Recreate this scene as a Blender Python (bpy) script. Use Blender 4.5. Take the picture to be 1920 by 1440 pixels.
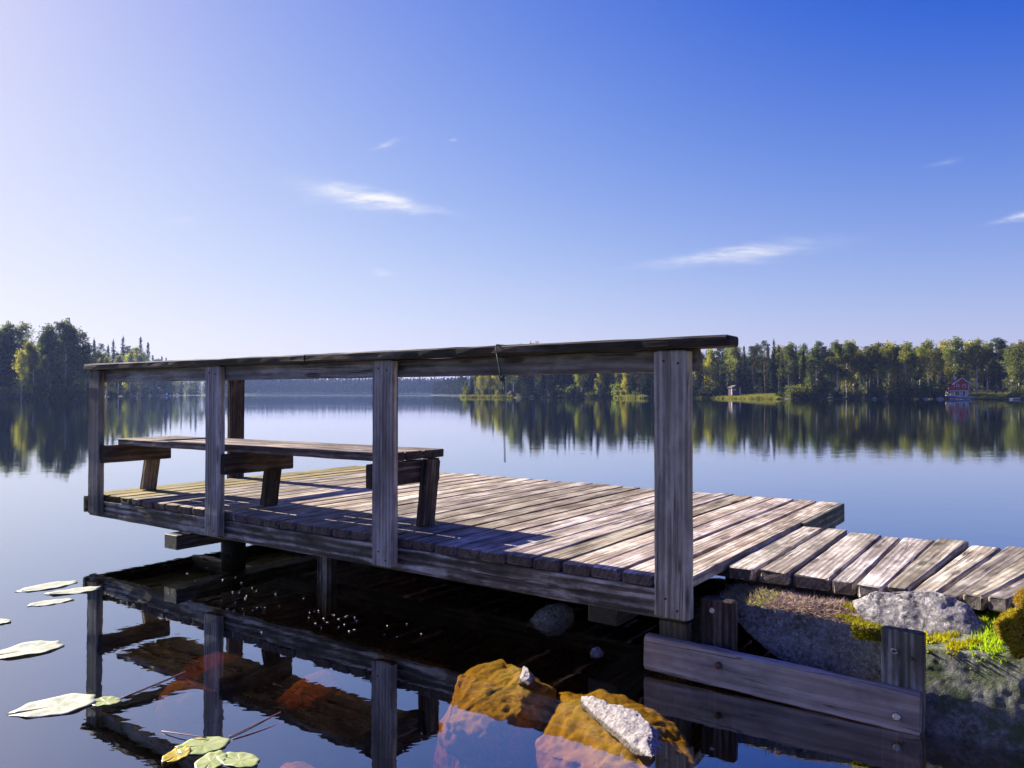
import bpy, bmesh, math, random
import numpy as np
from mathutils import Vector, Matrix, noise as mnoise

for o in list(bpy.data.objects):
    bpy.data.objects.remove(o, do_unlink=True)
SC = bpy.context.scene
COL = SC.collection
R = math.radians
rnd = random.Random(11)

# ------------------------------------------------------------------ camera
TH = 0.6123            # the jetty's planks run this far right of the view axis
WATER = -0.385         # water level below the deck
CAM_L = (1.298, -2.838, 0.733)     # camera seen from the jetty's own frame
FPX = 1441.0
cam = bpy.data.cameras.new('camera')
cam.sensor_width = 36.0
cam.lens = FPX / 1920 * 36
cam.clip_start = 0.05
cam.clip_end = 30000
cam_o = bpy.data.objects.new('camera', cam)
COL.objects.link(cam_o)
cam_o.matrix_world = Matrix.Translation((0, 0, CAM_L[2] - WATER)) @ Matrix.Rotation(math.pi / 2 + 0.0134, 4, 'X') @ Matrix.Rotation(0.0012, 4, 'Z')
SC.camera = cam_o

# ------------------------------------------------------------------ sun and sky
SUN_EL = R(29.5)
SUN_DIR = Vector((-math.cos(TH) * math.cos(SUN_EL), math.sin(TH) * math.cos(SUN_EL), math.sin(SUN_EL)))
SUN_AZ = math.atan2(SUN_DIR.x, SUN_DIR.y)
sun = bpy.data.lights.new('sun', 'SUN')
sun.energy = 5.0
sun.angle = R(0.5)
sun.color = (1.0, 0.92, 0.82)
sun_o = bpy.data.objects.new('sun', sun)
COL.objects.link(sun_o)
sun_o.rotation_euler = (-SUN_DIR).to_track_quat('-Z', 'Y').to_euler()
sun_o.location = (-20, 15, 30)

SC.view_settings.view_transform = 'Standard'
SC.view_settings.look = 'None'
SC.view_settings.gamma = 1.0
SC.view_settings.exposure = 1.45
SC.cycles.max_bounces = 8
SC.cycles.transparent_max_bounces = 16
SC.cycles.caustics_reflective = False
SC.cycles.caustics_refractive = False
SC.cycles.sample_clamp_indirect = 4.0
SC.cycles.use_denoising = True


class NT:
    """small helper to write node trees"""
    def __init__(s, tree):
        s.t = tree
        s.t.nodes.clear()

    def n(s, kind, ins=None, **props):
        nd = s.t.nodes.new(kind)
        for k, v in props.items():
            setattr(nd, k, v)
        for k, v in (ins or {}).items():
            s.put(nd, k, v)
        return nd

    def put(s, nd, k, v):
        sock = nd.inputs[k]
        if isinstance(v, bpy.types.NodeSocket):
            s.t.links.new(v, sock)
        elif isinstance(v, bpy.types.Node):
            s.t.links.new(v.outputs[0], sock)
        else:
            try:
                sock.default_value = v
            except Exception:
                sock.default_value = tuple(v) + (1.0,)

    def math(s, op, a, b=0.0, c=0.0, clamp=False):
        return s.n('ShaderNodeMath', {0: a, 1: b, 2: c}, operation=op, use_clamp=clamp).outputs[0]

    def vmath(s, op, a, b=(0, 0, 0)):
        nd = s.n('ShaderNodeVectorMath', {0: a, 1: b}, operation=op)
        return nd.outputs['Value'] if op in ('DOT_PRODUCT', 'LENGTH', 'DISTANCE') else nd.outputs[0]

    def rng(s, v, a, b, c=0.0, d=1.0, smooth=False):
        nd = s.n('ShaderNodeMapRange', {0: v, 1: a, 2: b, 3: c, 4: d})
        if smooth:
            nd.interpolation_type = 'SMOOTHSTEP'
        return nd.outputs[0]

    def mix(s, f, a, b, blend='MIX'):
        nd = s.n('ShaderNodeMix', data_type='RGBA', blend_type=blend)
        s.put(nd, 0, f); s.put(nd, 6, a if not isinstance(a, tuple) else tuple(a) + (1.0,))
        s.put(nd, 7, b if not isinstance(b, tuple) else tuple(b) + (1.0,))
        return nd.outputs[2]

    def noise(s, vec, scale, detail=3.0, rough=0.55, dist=0.0):
        nd = s.n('ShaderNodeTexNoise', {'Vector': vec, 'Scale': scale, 'Detail': detail, 'Roughness': rough, 'Distortion': dist})
        return nd.outputs[0]

    def mapping(s, vec, scale=(1, 1, 1), loc=(0, 0, 0)):
        return s.n('ShaderNodeMapping', {'Vector': vec, 'Scale': scale, 'Location': loc}).outputs[0]


world = bpy.data.worlds.new('World')
SC.world = world
world.use_nodes = True
w = NT(world.node_tree)
sky = w.n('ShaderNodeTexSky', sky_type='NISHITA')
sky.sun_disc = False
sky.sun_elevation = SUN_EL
sky.sun_rotation = SUN_AZ % (2 * math.pi)
sky.altitude = 100
sky.air_density = 1.0
sky.dust_density = 0.6
sky.ozone_density = 4.0
# the photograph's own colour response, one curve per channel, the same over the whole sky
sc_ = w.n('ShaderNodeSeparateColor', {0: sky.outputs[0]})


def resp(ch, k, o):
    e = w.math('EXPONENT', w.math('MULTIPLY', w.math('MAXIMUM', w.math('SUBTRACT', ch, o), 0.0), -k))
    return w.math('MULTIPLY', w.math('SUBTRACT', 1.0, e), 3.66)


tint = w.n('ShaderNodeCombineColor', {0: resp(sc_.outputs[0], 0.30, 0.92), 1: resp(sc_.outputs[1], 0.25, 1.3), 2: resp(sc_.outputs[2], 0.31, 0.0)}).outputs[0]
# thin cirrus wisps, fixed by compass direction and height
dirv = w.n('ShaderNodeTexCoord').outputs['Generated']
sep = w.n('ShaderNodeSeparateXYZ', {0: dirv})
ysafe = w.math('MAXIMUM', sep.outputs[1], 0.05)
cu_ = w.math('DIVIDE', sep.outputs[0], ysafe)
cw_ = w.math('DIVIDE', sep.outputs[2], ysafe)
cvec = w.n('ShaderNodeCombineXYZ', {0: cu_, 1: cw_, 2: 0.0}).outputs[0]
front = w.rng(sep.outputs[1], 0.1, 0.2)
total = None
# (px, py, half length px, half height px, slope, strength)
for (cx, cy, hl, hh, sl, st, sd) in [(700, 370, 130, 19, 0.17, 1.2, 0), (1375, 474, 170, 14, -0.12, 0.75, 3), (1925, 400, 65, 9, -0.2, 0.8, 5),
                                    (720, 268, 26, 6, -0.35, 0.4, 7), (716, 508, 22, 8, 0.1, 0.35, 9), (1330, 486, 110, 8, -0.03, 0.6, 11),
                                    (848, 258, 9, 3, -0.1, 0.35, 13), (1770, 300, 40, 6, -0.2, 0.16, 15), (345, 410, 40, 10, 0.1, 0.18, 17)]:
    a0 = (cx - 960) / FPX
    e0 = -(cy - 737) / FPX
    x = w.math('SUBTRACT', cu_, a0)
    z = w.math('SUBTRACT', cw_, e0)
    wob = w.noise(w.mapping(cvec, (14, 40, 1), (sd, sd, sd)), 1.0, 4, 0.6)
    z2 = w.math('ADD', w.math('MULTIPLY_ADD', x, sl, z), w.math('MULTIPLY', w.math('SUBTRACT', wob, 0.5), 2.2 * hh / FPX))
    ex = w.math('DIVIDE', x, hl / FPX)
    ez = w.math('DIVIDE', z2, hh / FPX)
    # wider at the blunt end, drawn out at the other
    taper = w.math('MULTIPLY_ADD', ex, 0.45 if sl < 0 else -0.45, 1.0)
    taper = w.math('MAXIMUM', taper, 0.25)
    ez = w.math('MULTIPLY', ez, w.math('DIVIDE', 1.0, taper))
    d2 = w.math('ADD', w.math('MULTIPLY', ex, ex), w.math('MULTIPLY', ez, ez))
    g = w.math('EXPONENT', w.math('MULTIPLY', d2, -1.7))
    fib = w.noise(w.mapping(cvec, (22, 130, 1), (sd * 2, 1, sd)), 1.0, 5, 0.65, 0.4)
    fib = w.rng(fib, 0.3, 0.72, 0.15, 1.15)
    g = w.math('MULTIPLY', w.math('MULTIPLY', g, fib), st)
    total = g if total is None else w.math('MAXIMUM', total, g)
total = w.math('MULTIPLY', total, front)
skyc = w.mix(w.math('MINIMUM', total, 0.95), tint, (3.5, 3.5, 3.56))
bg = w.n('ShaderNodeBackground', {'Color': skyc, 'Strength': 0.1})
w.n('ShaderNodeOutputWorld', {'Surface': bg})

# ------------------------------------------------------------------ helpers
DOCK = Matrix.Rotation(-TH, 4, 'Z') @ Matrix.Translation((-CAM_L[0], -CAM_L[1], -WATER))


def L(x, y, z=WATER):
    """jetty frame (z from the deck) to world"""
    return DOCK @ Vector((x, y, z))


def tag(o, label=None, cat=None, group=None, kind=None):
    if label: o['label'] = label
    if cat: o['category'] = cat
    if group: o['group'] = group
    if kind: o['kind'] = kind
    return o


def obj(name, mesh, parent=None, mat=None):
    o = bpy.data.objects.new(name, mesh)
    COL.objects.link(o)
    if parent is not None:
        o.parent = parent
    if mat is not None and mesh is not None and not mesh.materials:
        mesh.materials.append(mat)
    return o


def empty(name, m):
    o = bpy.data.objects.new(name, None)
    o.empty_display_size = 0.2
    COL.objects.link(o)
    o.matrix_world = m if isinstance(m, Matrix) else Matrix.Translation(m)
    return o


def mesh_from(name, verts, faces, smooth=False):
    me = bpy.data.meshes.new(name)
    me.from_pydata([tuple(v) for v in verts], [], faces)
    if smooth:
        me.polygons.foreach_set('use_smooth', [True] * len(me.polygons))
    me.update()
    return me


def board_mesh(Ln, wd, t, ch=0.004, seg=8, jit=0.0012, r=rnd, taper=1.0, ragged=0.0):
    """a sawn board along local X: chamfered, a little bowed and worn at the arrises"""
    verts, faces = [], []
    a, b = wd / 2, t / 2
    prof = [(-a + ch, -b), (a - ch, -b), (a, -b + ch), (a, b - ch), (a - ch, b), (-a + ch, b), (-a, b - ch), (-a, -b + ch)]
    xs = [-Ln / 2, -Ln / 2 + ch] + [-Ln / 2 + Ln * k / seg for k in range(1, seg)] + [Ln / 2 - ch, Ln / 2]
    bow = r.uniform(-1, 1) * jit * 2
    ph = r.uniform(0, 6)
    for i, x in enumerate(xs):
        end = 1 - (ch * 0.8 / min(a, b) if i in (0, len(xs) - 1) else 0)
        tp = 1 + (taper - 1) * (x / Ln + 0.5)
        for (y, z) in prof:
            jx = r.uniform(-ragged, ragged) if i in (0, 1, len(xs) - 2, len(xs) - 1) else 0
            verts.append((x + jx, y * end * tp + r.uniform(-jit, jit) + bow * math.sin(x * 1.3 + ph), z * end + r.uniform(-jit, jit) * 0.6))
    for i in range(len(xs) - 1):
        for k in range(8):
            k2 = (k + 1) % 8
            faces.append((i * 8 + k, i * 8 + k2, i * 8 + 8 + k2, i * 8 + 8 + k)[::-1])
    faces.append(tuple(range(8))[::1])
    n = (len(xs) - 1) * 8
    faces.append(tuple(n + k for k in range(8))[::-1])
    me = mesh_from('board', verts, faces)
    bm = bmesh.new(); bm.from_mesh(me); bmesh.ops.recalc_face_normals(bm, faces=bm.faces); bm.to_mesh(me); bm.free()
    return me


def board(name, parent, p0, p1, wd, t, mat, up=(0, 0, 1), **k):
    p0, p1 = Vector(p0), Vector(p1)
    X = (p1 - p0).normalized()
    Z = Vector(up); Z = (Z - X * Z.dot(X)).normalized()
    Y = Z.cross(X)
    me = board_mesh((p1 - p0).length, wd, t, **k)
    o = obj(name, me, parent, mat)
    m = Matrix((X, Y, Z)).transposed().to_4x4()
    m.translation = (p0 + p1) / 2
    o.matrix_local = m
    return o


def tube_mesh(pts, rad, n=8, smooth=True, cap=True):
    pts = [Vector(p) for p in pts]
    rads = rad if isinstance(rad, (list, tuple)) else [rad] * len(pts)
    verts, faces = [], []
    side = None
    for i, p in enumerate(pts):
        d = (pts[min(i + 1, len(pts) - 1)] - pts[max(i - 1, 0)]).normalized()
        if side is None:
            side = d.orthogonal().normalized()
        side = (side - d * side.dot(d)).normalized()
        b = d.cross(side)
        for k in range(n):
            an = 2 * math.pi * k / n
            verts.append(p + (side * math.cos(an) + b * math.sin(an)) * rads[i])
    for i in range(len(pts) - 1):
        for k in range(n):
            k2 = (k + 1) % n
            faces.append((i * n + k, i * n + k2, (i + 1) * n + k2, (i + 1) * n + k))
    if cap:
        faces.append(tuple(range(n))[::-1])
        faces.append(tuple((len(pts) - 1) * n + k for k in range(n)))
    return mesh_from('tube', verts, faces, smooth)


def hull_rock(pts, sub=5, amp=0.02, freq=6.0, seed=0.0, fine=0.006, smooth_it=2, sharp=0.5):
    """a boulder: convex hull of given corner points, subdivided, then broken up with noise"""
    bm = bmesh.new()
    for p in pts:
        bm.verts.new(p)
    bmesh.ops.convex_hull(bm, input=bm.verts)
    loose = [v for v in bm.verts if not v.link_faces]
    bmesh.ops.delete(bm, geom=loose, context='VERTS')
    for _ in range(sub):
        long_e = sorted(bm.edges, key=lambda e: -e.calc_length())
        lim = long_e[0].calc_length() * 0.55
        bmesh.ops.subdivide_edges(bm, edges=[e for e in long_e if e.calc_length() > lim], cuts=1, use_grid_fill=True)
        bmesh.ops.triangulate(bm, faces=bm.faces)
        if _ < smooth_it:
            bmesh.ops.smooth_vert(bm, verts=bm.verts, factor=sharp, use_axis_x=True, use_axis_y=True, use_axis_z=True)
    bm.normal_update()
    off = Vector((seed * 7.1, seed * 3.3, seed * 5.7))
    for v in bm.verts:
        q = v.co * freq + off
        d = mnoise.fractal(q, 1.0, 2.0, 4) * amp + (abs(mnoise.noise(q * 2.3)) - 0.25) * amp * 0.8
        d += mnoise.noise(v.co * freq * 9 + off) * fine
        v.co += v.normal * d
    bmesh.ops.recalc_face_normals(bm, faces=bm.faces)
    me = bpy.data.meshes.new('rock')
    bm.to_mesh(me); bm.free()
    me.polygons.foreach_set('use_smooth', [True] * len(me.polygons))
    return me


# ------------------------------------------------------------------ materials
def material(name):
    m = bpy.data.materials.new(name)
    m.use_nodes = True
    return m, NT(m.node_tree)


def finish(t, shader, volume=None, disp=None):
    out = t.n('ShaderNodeOutputMaterial', {'Surface': shader})
    if volume is not None:
        t.put(out, 'Volume', volume)


def wood(name, dark, mid, light, warm=(0.3, 0.24, 0.18), contrast=1.0, stain=(0.05, 0.045, 0.04), stain_amt=0.5, moss=None, moss_amt=0.0, rough=0.85, bump=0.6):
    m, t = material(name)
    tc = t.n('ShaderNodeTexCoord').outputs['Object']
    oi = t.n('ShaderNodeObjectInfo').outputs['Random']
    off = t.n('ShaderNodeCombineXYZ', {0: t.math('MULTIPLY', oi, 61.0), 1: t.math('MULTIPLY', oi, 37.0), 2: t.math('MULTIPLY', oi, 23.0)}).outputs[0]
    v = t.vmath('ADD', tc, off)
    warp = t.noise(t.mapping(v, (1.6, 7, 7)), 1.0, 2)
    vw = t.vmath('ADD', v, t.vmath('MULTIPLY', t.n('ShaderNodeCombineXYZ', {0: 0.0, 1: warp, 2: warp}).outputs[0], (0, 0.012, 0.012)))
    fine = t.noise(t.mapping(vw, (5, 120, 120)), 1.0, 4, 0.65)
    streak = t.noise(t.mapping(vw, (1.5, 34, 34)), 1.0, 5, 0.65)
    broad = t.noise(t.mapping(v, (2.5, 9, 9)), 1.0, 4, 0.6)
    patch = t.noise(t.mapping(v, (1.0, 1.0, 1.0)), 4.0, 5, 0.65)
    # year rings cut by the saw
    ring = t.n('ShaderNodeTexWave', {'Vector': t.mapping(vw, (0.55, 13, 13)), 'Scale': 1.2, 'Distortion': 2.5, 'Detail': 2.0, 'Detail Scale': 1.2}, wave_type='RINGS', rings_direction='X').outputs[1]
    f = t.math('ADD', t.math('MULTIPLY', streak, 0.72), t.math('ADD', t.math('MULTIPLY', fine, 0.12), t.math('MULTIPLY', ring, 0.12)))
    f = t.math('ADD', f, t.math('MULTIPLY', t.math('SUBTRACT', broad, 0.5), 0.7))
    f = t.rng(f, 0.48 - 0.19 / contrast, 0.48 + 0.21 / contrast)
    c = t.mix(f, dark, mid)
    c = t.mix(t.rng(t.math('MULTIPLY_ADD', f, 0.5, t.math('MULTIPLY', patch, 0.9)), 0.68, 1.02), c, light)
    c = t.mix(t.rng(t.noise(t.mapping(v, (1.5, 5, 5), (9, 2, 4)), 1.6, 4), 0.52, 0.75, 0, 0.6), c, warm)
    c = t.mix(t.math('MULTIPLY', t.rng(t.noise(t.mapping(v, (1.2, 2.5, 2.5), (3, 5, 1)), 3.2, 6, 0.7), 0.48, 0.68), stain_amt), c, stain)
    # knots
    vo = t.n('ShaderNodeTexVoronoi', {'Vector': t.mapping(vw, (2.6, 11, 11), (5, 0, 2)), 'Scale': 1.0, 'Randomness': 1.0}).outputs[0]
    knot = t.rng(vo, 0.11, 0.22, 1.0, 0.0, True)
    c = t.mix(t.math('MULTIPLY', knot, 0.75), c, tuple(0.35 * q for q in dark))
    # drying cracks along the grain
    cr = t.noise(t.mapping(vw, (0.9, 34, 34), (7, 7, 7)), 1.0, 2, 0.5)
    crack = t.rng(t.math('ABSOLUTE', t.math('SUBTRACT', cr, 0.5)), 0.0, 0.026, 1.0, 0.0)
    crm = t.rng(t.noise(t.mapping(v, (1.0, 6, 6), (1, 8, 3)), 2.0, 2), 0.5, 0.6)
    crack = t.math('MULTIPLY', crack, crm)
    c = t.mix(t.math('MULTIPLY', crack, 0.85), c, tuple(0.25 * q for q in dark))
    vary = t.rng(oi, 0.0, 1.0, 0.66, 1.25)
    c = t.mix(1.0, c, t.n('ShaderNodeCombineColor', {0: vary, 1: vary, 2: t.math('MULTIPLY', vary, t.rng(t.math('FRACT', t.math('MULTIPLY', oi, 5.7)), 0, 1, 0.82, 1.0))}).outputs[0], 'MULTIPLY')
    if moss:
        c = t.mix(t.math('MULTIPLY', t.rng(t.noise(t.mapping(v, (1.4, 3, 3), (4, 4, 4)), 5.0, 6, 0.7), 0.42, 0.62), moss_amt), c, moss)
    on = t.n('ShaderNodeVectorTransform', {0: t.n('ShaderNodeNewGeometry').outputs['Normal']}, vector_type='NORMAL', convert_from='WORLD', convert_to='OBJECT').outputs[0]
    endf = t.rng(t.math('ABSOLUTE', t.n('ShaderNodeSeparateXYZ', {0: on}).outputs[0]), 0.6, 0.85)
    endc = t.mix(t.rng(t.noise(t.mapping(v, (40, 40, 40)), 1.0, 4, 0.65), 0.4, 0.7), tuple(0.35 * q for q in dark), tuple(0.34 * q for q in mid))
    c = t.mix(t.math('MULTIPLY', endf, 0.88), c, endc)
    h = t.math('ADD', t.math('MULTIPLY', fine, 0.5), t.math('MULTIPLY', streak, 0.8))
    h = t.math('SUBTRACT', h, t.math('MULTIPLY', crack, 1.2))
    h = t.math('SUBTRACT', h, t.math('MULTIPLY', knot, 0.4))
    bp = t.n('ShaderNodeBump', {'Strength': bump, 'Distance': 0.006, 'Height': h})
    p = t.n('ShaderNodeBsdfPrincipled', {'Base Color': c, 'Roughness': rough, 'Normal': bp, 'Specular IOR Level': 0.25})
    finish(t, p)
    return m


M = {}
M['deck'] = wood('deck_wood', (0.14, 0.10, 0.075), (0.47, 0.38, 0.32), (0.68, 0.60, 0.53), (0.27, 0.20, 0.15), 1.25, (0.075, 0.062, 0.05), 0.75)
M['deck_moss'] = wood('deck_mossy_wood', (0.09, 0.075, 0.03), (0.30, 0.25, 0.12), (0.45, 0.40, 0.24), (0.27, 0.22, 0.08), 1.1, (0.12, 0.085, 0.02), 0.7, (0.30, 0.20, 0.03), 0.6)
M['walk'] = wood('walkway_wood', (0.14, 0.11, 0.09), (0.45, 0.385, 0.34), (0.66, 0.60, 0.55), (0.28, 0.23, 0.20), 1.1, (0.07, 0.06, 0.05), 0.8)
M['post'] = wood('post_wood', (0.20, 0.175, 0.15), (0.54, 0.48, 0.42), (0.72, 0.65, 0.58), (0.44, 0.37, 0.31), 1.0, (0.10, 0.095, 0.11), 0.5)
M['rail'] = wood('rail_wood', (0.18, 0.16, 0.15), (0.54, 0.49, 0.46), (0.68, 0.63, 0.59), (0.28, 0.24, 0.22), 1.0, (0.06, 0.055, 0.06), 0.5)
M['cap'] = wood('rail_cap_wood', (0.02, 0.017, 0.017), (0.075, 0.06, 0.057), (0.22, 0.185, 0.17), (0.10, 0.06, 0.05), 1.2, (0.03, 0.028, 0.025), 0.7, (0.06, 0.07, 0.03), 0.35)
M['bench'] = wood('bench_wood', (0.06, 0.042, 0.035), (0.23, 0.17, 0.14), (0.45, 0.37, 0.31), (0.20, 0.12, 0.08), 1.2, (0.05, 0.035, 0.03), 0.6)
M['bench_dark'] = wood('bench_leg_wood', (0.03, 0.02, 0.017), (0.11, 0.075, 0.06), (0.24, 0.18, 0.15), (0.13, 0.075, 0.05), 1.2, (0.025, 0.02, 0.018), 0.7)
M['rim'] = wood('rim_wood', (0.06, 0.05, 0.04), (0.29, 0.25, 0.21), (0.74, 0.67, 0.60), (0.12, 0.10, 0.08), 1.6, (0.025, 0.022, 0.02), 1.0, (0.07, 0.07, 0.03), 0.2)
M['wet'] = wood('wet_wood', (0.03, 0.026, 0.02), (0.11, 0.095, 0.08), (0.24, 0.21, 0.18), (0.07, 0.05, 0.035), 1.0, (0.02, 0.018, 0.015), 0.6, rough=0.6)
M['sill'] = wood('sill_timber_wood', (0.44, 0.36, 0.28), (0.78, 0.66, 0.54), (0.84, 0.74, 0.63), (0.70, 0.56, 0.44), 0.9, (0.12, 0.11, 0.11), 0.5)
M['plate'] = wood('upright_board_wood', (0.09, 0.08, 0.06), (0.30, 0.28, 0.22), (0.60, 0.56, 0.48), (0.14, 0.13, 0.09), 1.4, (0.05, 0.05, 0.04), 0.6, (0.09, 0.11, 0.03), 0.3)


def simple(name, col, rough=0.6, metal=0.0, var=0.15, scale=8.0, bump=0.0, spec=0.4, emit=None):
    m, t = material(name)
    tc = t.n('ShaderNodeTexCoord').outputs['Object']
    nz = t.noise(tc, scale, 4, 0.6)
    k = t.rng(nz, 0.3, 0.7, 1 - var, 1 + var)
    c = t.mix(1.0, col, t.n('ShaderNodeCombineColor', {0: k, 1: k, 2: k}).outputs[0], 'MULTIPLY')
    p = t.n('ShaderNodeBsdfPrincipled', {'Base Color': c, 'Roughness': rough, 'Metallic': metal, 'Specular IOR Level': spec})
    if bump:
        t.put(p, 'Normal', t.n('ShaderNodeBump', {'Strength': bump, 'Distance': 0.02, 'Height': nz}))
    finish(t, p)
    return m


def stone(name, base, dark, light, sc=9.0, moss=None, moss_amt=0.0, lichen=0.5, bump=0.8):
    m, t = material(name)
    g = t.n('ShaderNodeNewGeometry')
    pos = g.outputs['Position']
    n1 = t.noise(pos, sc, 6, 0.65)
    n2 = t.noise(pos, sc * 6, 5, 0.7)
    n3 = t.noise(pos, sc * 26, 3, 0.7)
    c = t.mix(t.rng(n1, 0.35, 0.65), dark, base)
    c = t.mix(t.rng(n2, 0.42, 0.66), c, light)
    c = t.mix(t.math('MULTIPLY', t.rng(n3, 0.56, 0.66), lichen), c, tuple(0.25 * q for q in dark))
    c = t.mix(t.math('MULTIPLY', t.rng(t.noise(pos, sc * 3.1, 5, 0.75), 0.56, 0.64), lichen), c, tuple(min(0.8, 1.35 * q) for q in light))
    if moss:
        up = t.n('ShaderNodeSeparateXYZ', {0: g.outputs['Normal']}).outputs[2]
        mm = t.rng(t.math('ADD', t.noise(pos, sc * 1.3, 5, 0.7), t.math('MULTIPLY', up, 0.12)), 0.48, 0.62)
        c = t.mix(t.math('MULTIPLY', mm, moss_amt), c, moss)
    h = t.math('ADD', n2, t.math('MULTIPLY', n3, 0.5))
    bp = t.n('ShaderNodeBump', {'Strength': bump, 'Distance': 0.012, 'Height': h})
    p = t.n('ShaderNodeBsdfPrincipled', {'Base Color': c, 'Roughness': 0.9, 'Normal': bp, 'Specular IOR Level': 0.25})
    finish(t, p)
    return m


M['granite'] = stone('lichen_granite', (0.24, 0.22, 0.21), (0.045, 0.04, 0.036), (0.44, 0.41, 0.39), 12, lichen=0.9, bump=0.6)
M['dry_rock'] = stone('pale_granite', (0.36, 0.32, 0.30), (0.17, 0.145, 0.13), (0.55, 0.50, 0.47), 14, lichen=0.45)
M['concrete'] = stone('old_concrete', (0.30, 0.29, 0.27), (0.11, 0.11, 0.10), (0.50, 0.48, 0.45), 11, (0.09, 0.09, 0.03), 0.35, 0.75, 1.0)
M['concrete_moss'] = stone('mossy_concrete', (0.22, 0.22, 0.18), (0.09, 0.10, 0.07), (0.32, 0.31, 0.26), 10, (0.07, 0.10, 0.02), 0.75, 0.4)
M['algae_rock'] = stone('algae_coated_rock', (0.60, 0.36, 0.09), (0.30, 0.17, 0.04), (0.70, 0.46, 0.14), 8, (0.46, 0.34, 0.05), 0.6, 0.25, 0.6)
M['metal'] = simple('galvanised_bolt', (0.42, 0.40, 0.38), 0.5, 0.8, 0.3, 60)
M['rust'] = simple('rusty_bolt', (0.10, 0.06, 0.04), 0.8, 0.3, 0.4, 60)
M['cord'] = simple('green_cord', (0.03, 0.06, 0.05), 0.8, 0, 0.4, 90)


def leafmat(name, dark, light, trans=0.35, hue=0.03, valv=0.35, autumn=None, autumn_amt=0.0):
    m, t = material(name)
    oi = t.n('ShaderNodeObjectInfo').outputs['Random']
    tc = t.n('ShaderNodeTexCoord').outputs['Object']
    off = t.n('ShaderNodeCombineXYZ', {0: t.math('MULTIPLY', oi, 91.0), 1: 0.0, 2: 0.0}).outputs[0]
    v = t.vmath('ADD', tc, off)
    f = t.rng(t.noise(v, 0.9, 4, 0.7), 0.35, 0.65)
    c = t.mix(f, dark, light)
    if autumn:
        c = t.mix(t.math('MULTIPLY', t.rng(t.noise(v, 0.45, 3), 0.5, 0.64), autumn_amt), c, autumn)
    hs = t.n('ShaderNodeHueSaturation', {'Color': c, 'Hue': t.rng(oi, 0, 1, 0.5 - hue, 0.5 + hue), 'Saturation': 1.0,
                                         'Value': t.rng(t.math('FRACT', t.math('MULTIPLY', oi, 7.3)), 0, 1, 1 - valv, 1 + valv)})
    d = t.n('ShaderNodeBsdfDiffuse', {'Color': hs.outputs[0]})
    tr = t.n('ShaderNodeBsdfTranslucent', {'Color': hs.outputs[0]})
    mx = t.n('ShaderNodeMixShader', {0: trans, 1: d, 2: tr})
    finish(t, mx)
    return m


M['birch_leaf'] = leafmat('birch_leaves', (0.08, 0.105, 0.022), (0.33, 0.35, 0.06), 0.55, 0.025, 0.4, (0.36, 0.22, 0.05), 0.35)
M['birch_yellow'] = leafmat('turning_birch_leaves', (0.24, 0.25, 0.03), (0.54, 0.50, 0.07), 0.6, 0.02, 0.25, (0.32, 0.22, 0.04), 0.3)
M['alder_leaf'] = leafmat('alder_leaves', (0.045, 0.07, 0.02), (0.20, 0.23, 0.05), 0.5, 0.02, 0.4)
M['spruce_leaf'] = leafmat('spruce_needles', (0.02, 0.034, 0.016), (0.085, 0.11, 0.04), 0.25, 0.02, 0.3)
M['pine_leaf'] = leafmat('pine_needles', (0.03, 0.05, 0.02), (0.12, 0.14, 0.05), 0.25, 0.02, 0.3)
M['far_leaf'] = leafmat('far_forest_needles', (0.02, 0.035, 0.02), (0.07, 0.085, 0.035), 0.15, 0.0, 0.0)
M['reed'] = leafmat('shore_grass', (0.17, 0.18, 0.03), (0.36, 0.33, 0.06), 0.4, 0.01, 0.1)
M['moss'] = leafmat('moss_tufts', (0.24, 0.23, 0.01), (0.60, 0.54, 0.02), 0.4, 0.01, 0.15)
M['moss_green'] = leafmat('green_moss_tufts', (0.20, 0.30, 0.01), (0.55, 0.70, 0.03), 0.4, 0.01, 0.15)
M['moss_brown'] = leafmat('brown_moss_tufts', (0.22, 0.12, 0.015), (0.55, 0.38, 0.04), 0.4, 0.01, 0.15, (0.60, 0.52, 0.03), 0.6)
M['litter'] = leafmat('dry_needle_litter', (0.28, 0.20, 0.15), (0.78, 0.66, 0.57), 0.2, 0.01, 0.15)


def barkmat(name, a, b, sc, birch=False):
    m, t = material(name)
    tc = t.n('ShaderNodeTexCoord').outputs['Object']
    nz = t.noise(t.mapping(tc, (2, 2, 3.0 if birch else 0.6)), sc, 4, 0.6)
    c = t.mix(t.rng(nz, 0.52, 0.62) if birch else t.rng(nz, 0.35, 0.65), a, b)
    finish(t, t.n('ShaderNodeBsdfPrincipled', {'Base Color': c, 'Roughness': 0.85, 'Specular IOR Level': 0.2}))
    return m


M['birch_bark'] = barkmat('birch_bark', (0.80, 0.76, 0.70), (0.10, 0.085, 0.075), 1.5, True)
M['spruce_bark'] = barkmat('spruce_bark', (0.10, 0.075, 0.055), (0.19, 0.15, 0.115), 2.0)
M['pine_bark'] = barkmat('pine_bark', (0.16, 0.08, 0.045), (0.30, 0.17, 0.10), 2.0)

# ------------------------------------------------------------------ lake and land


def ppt(px, d):
    return ((px - 960) / FPX * d, d)


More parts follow.
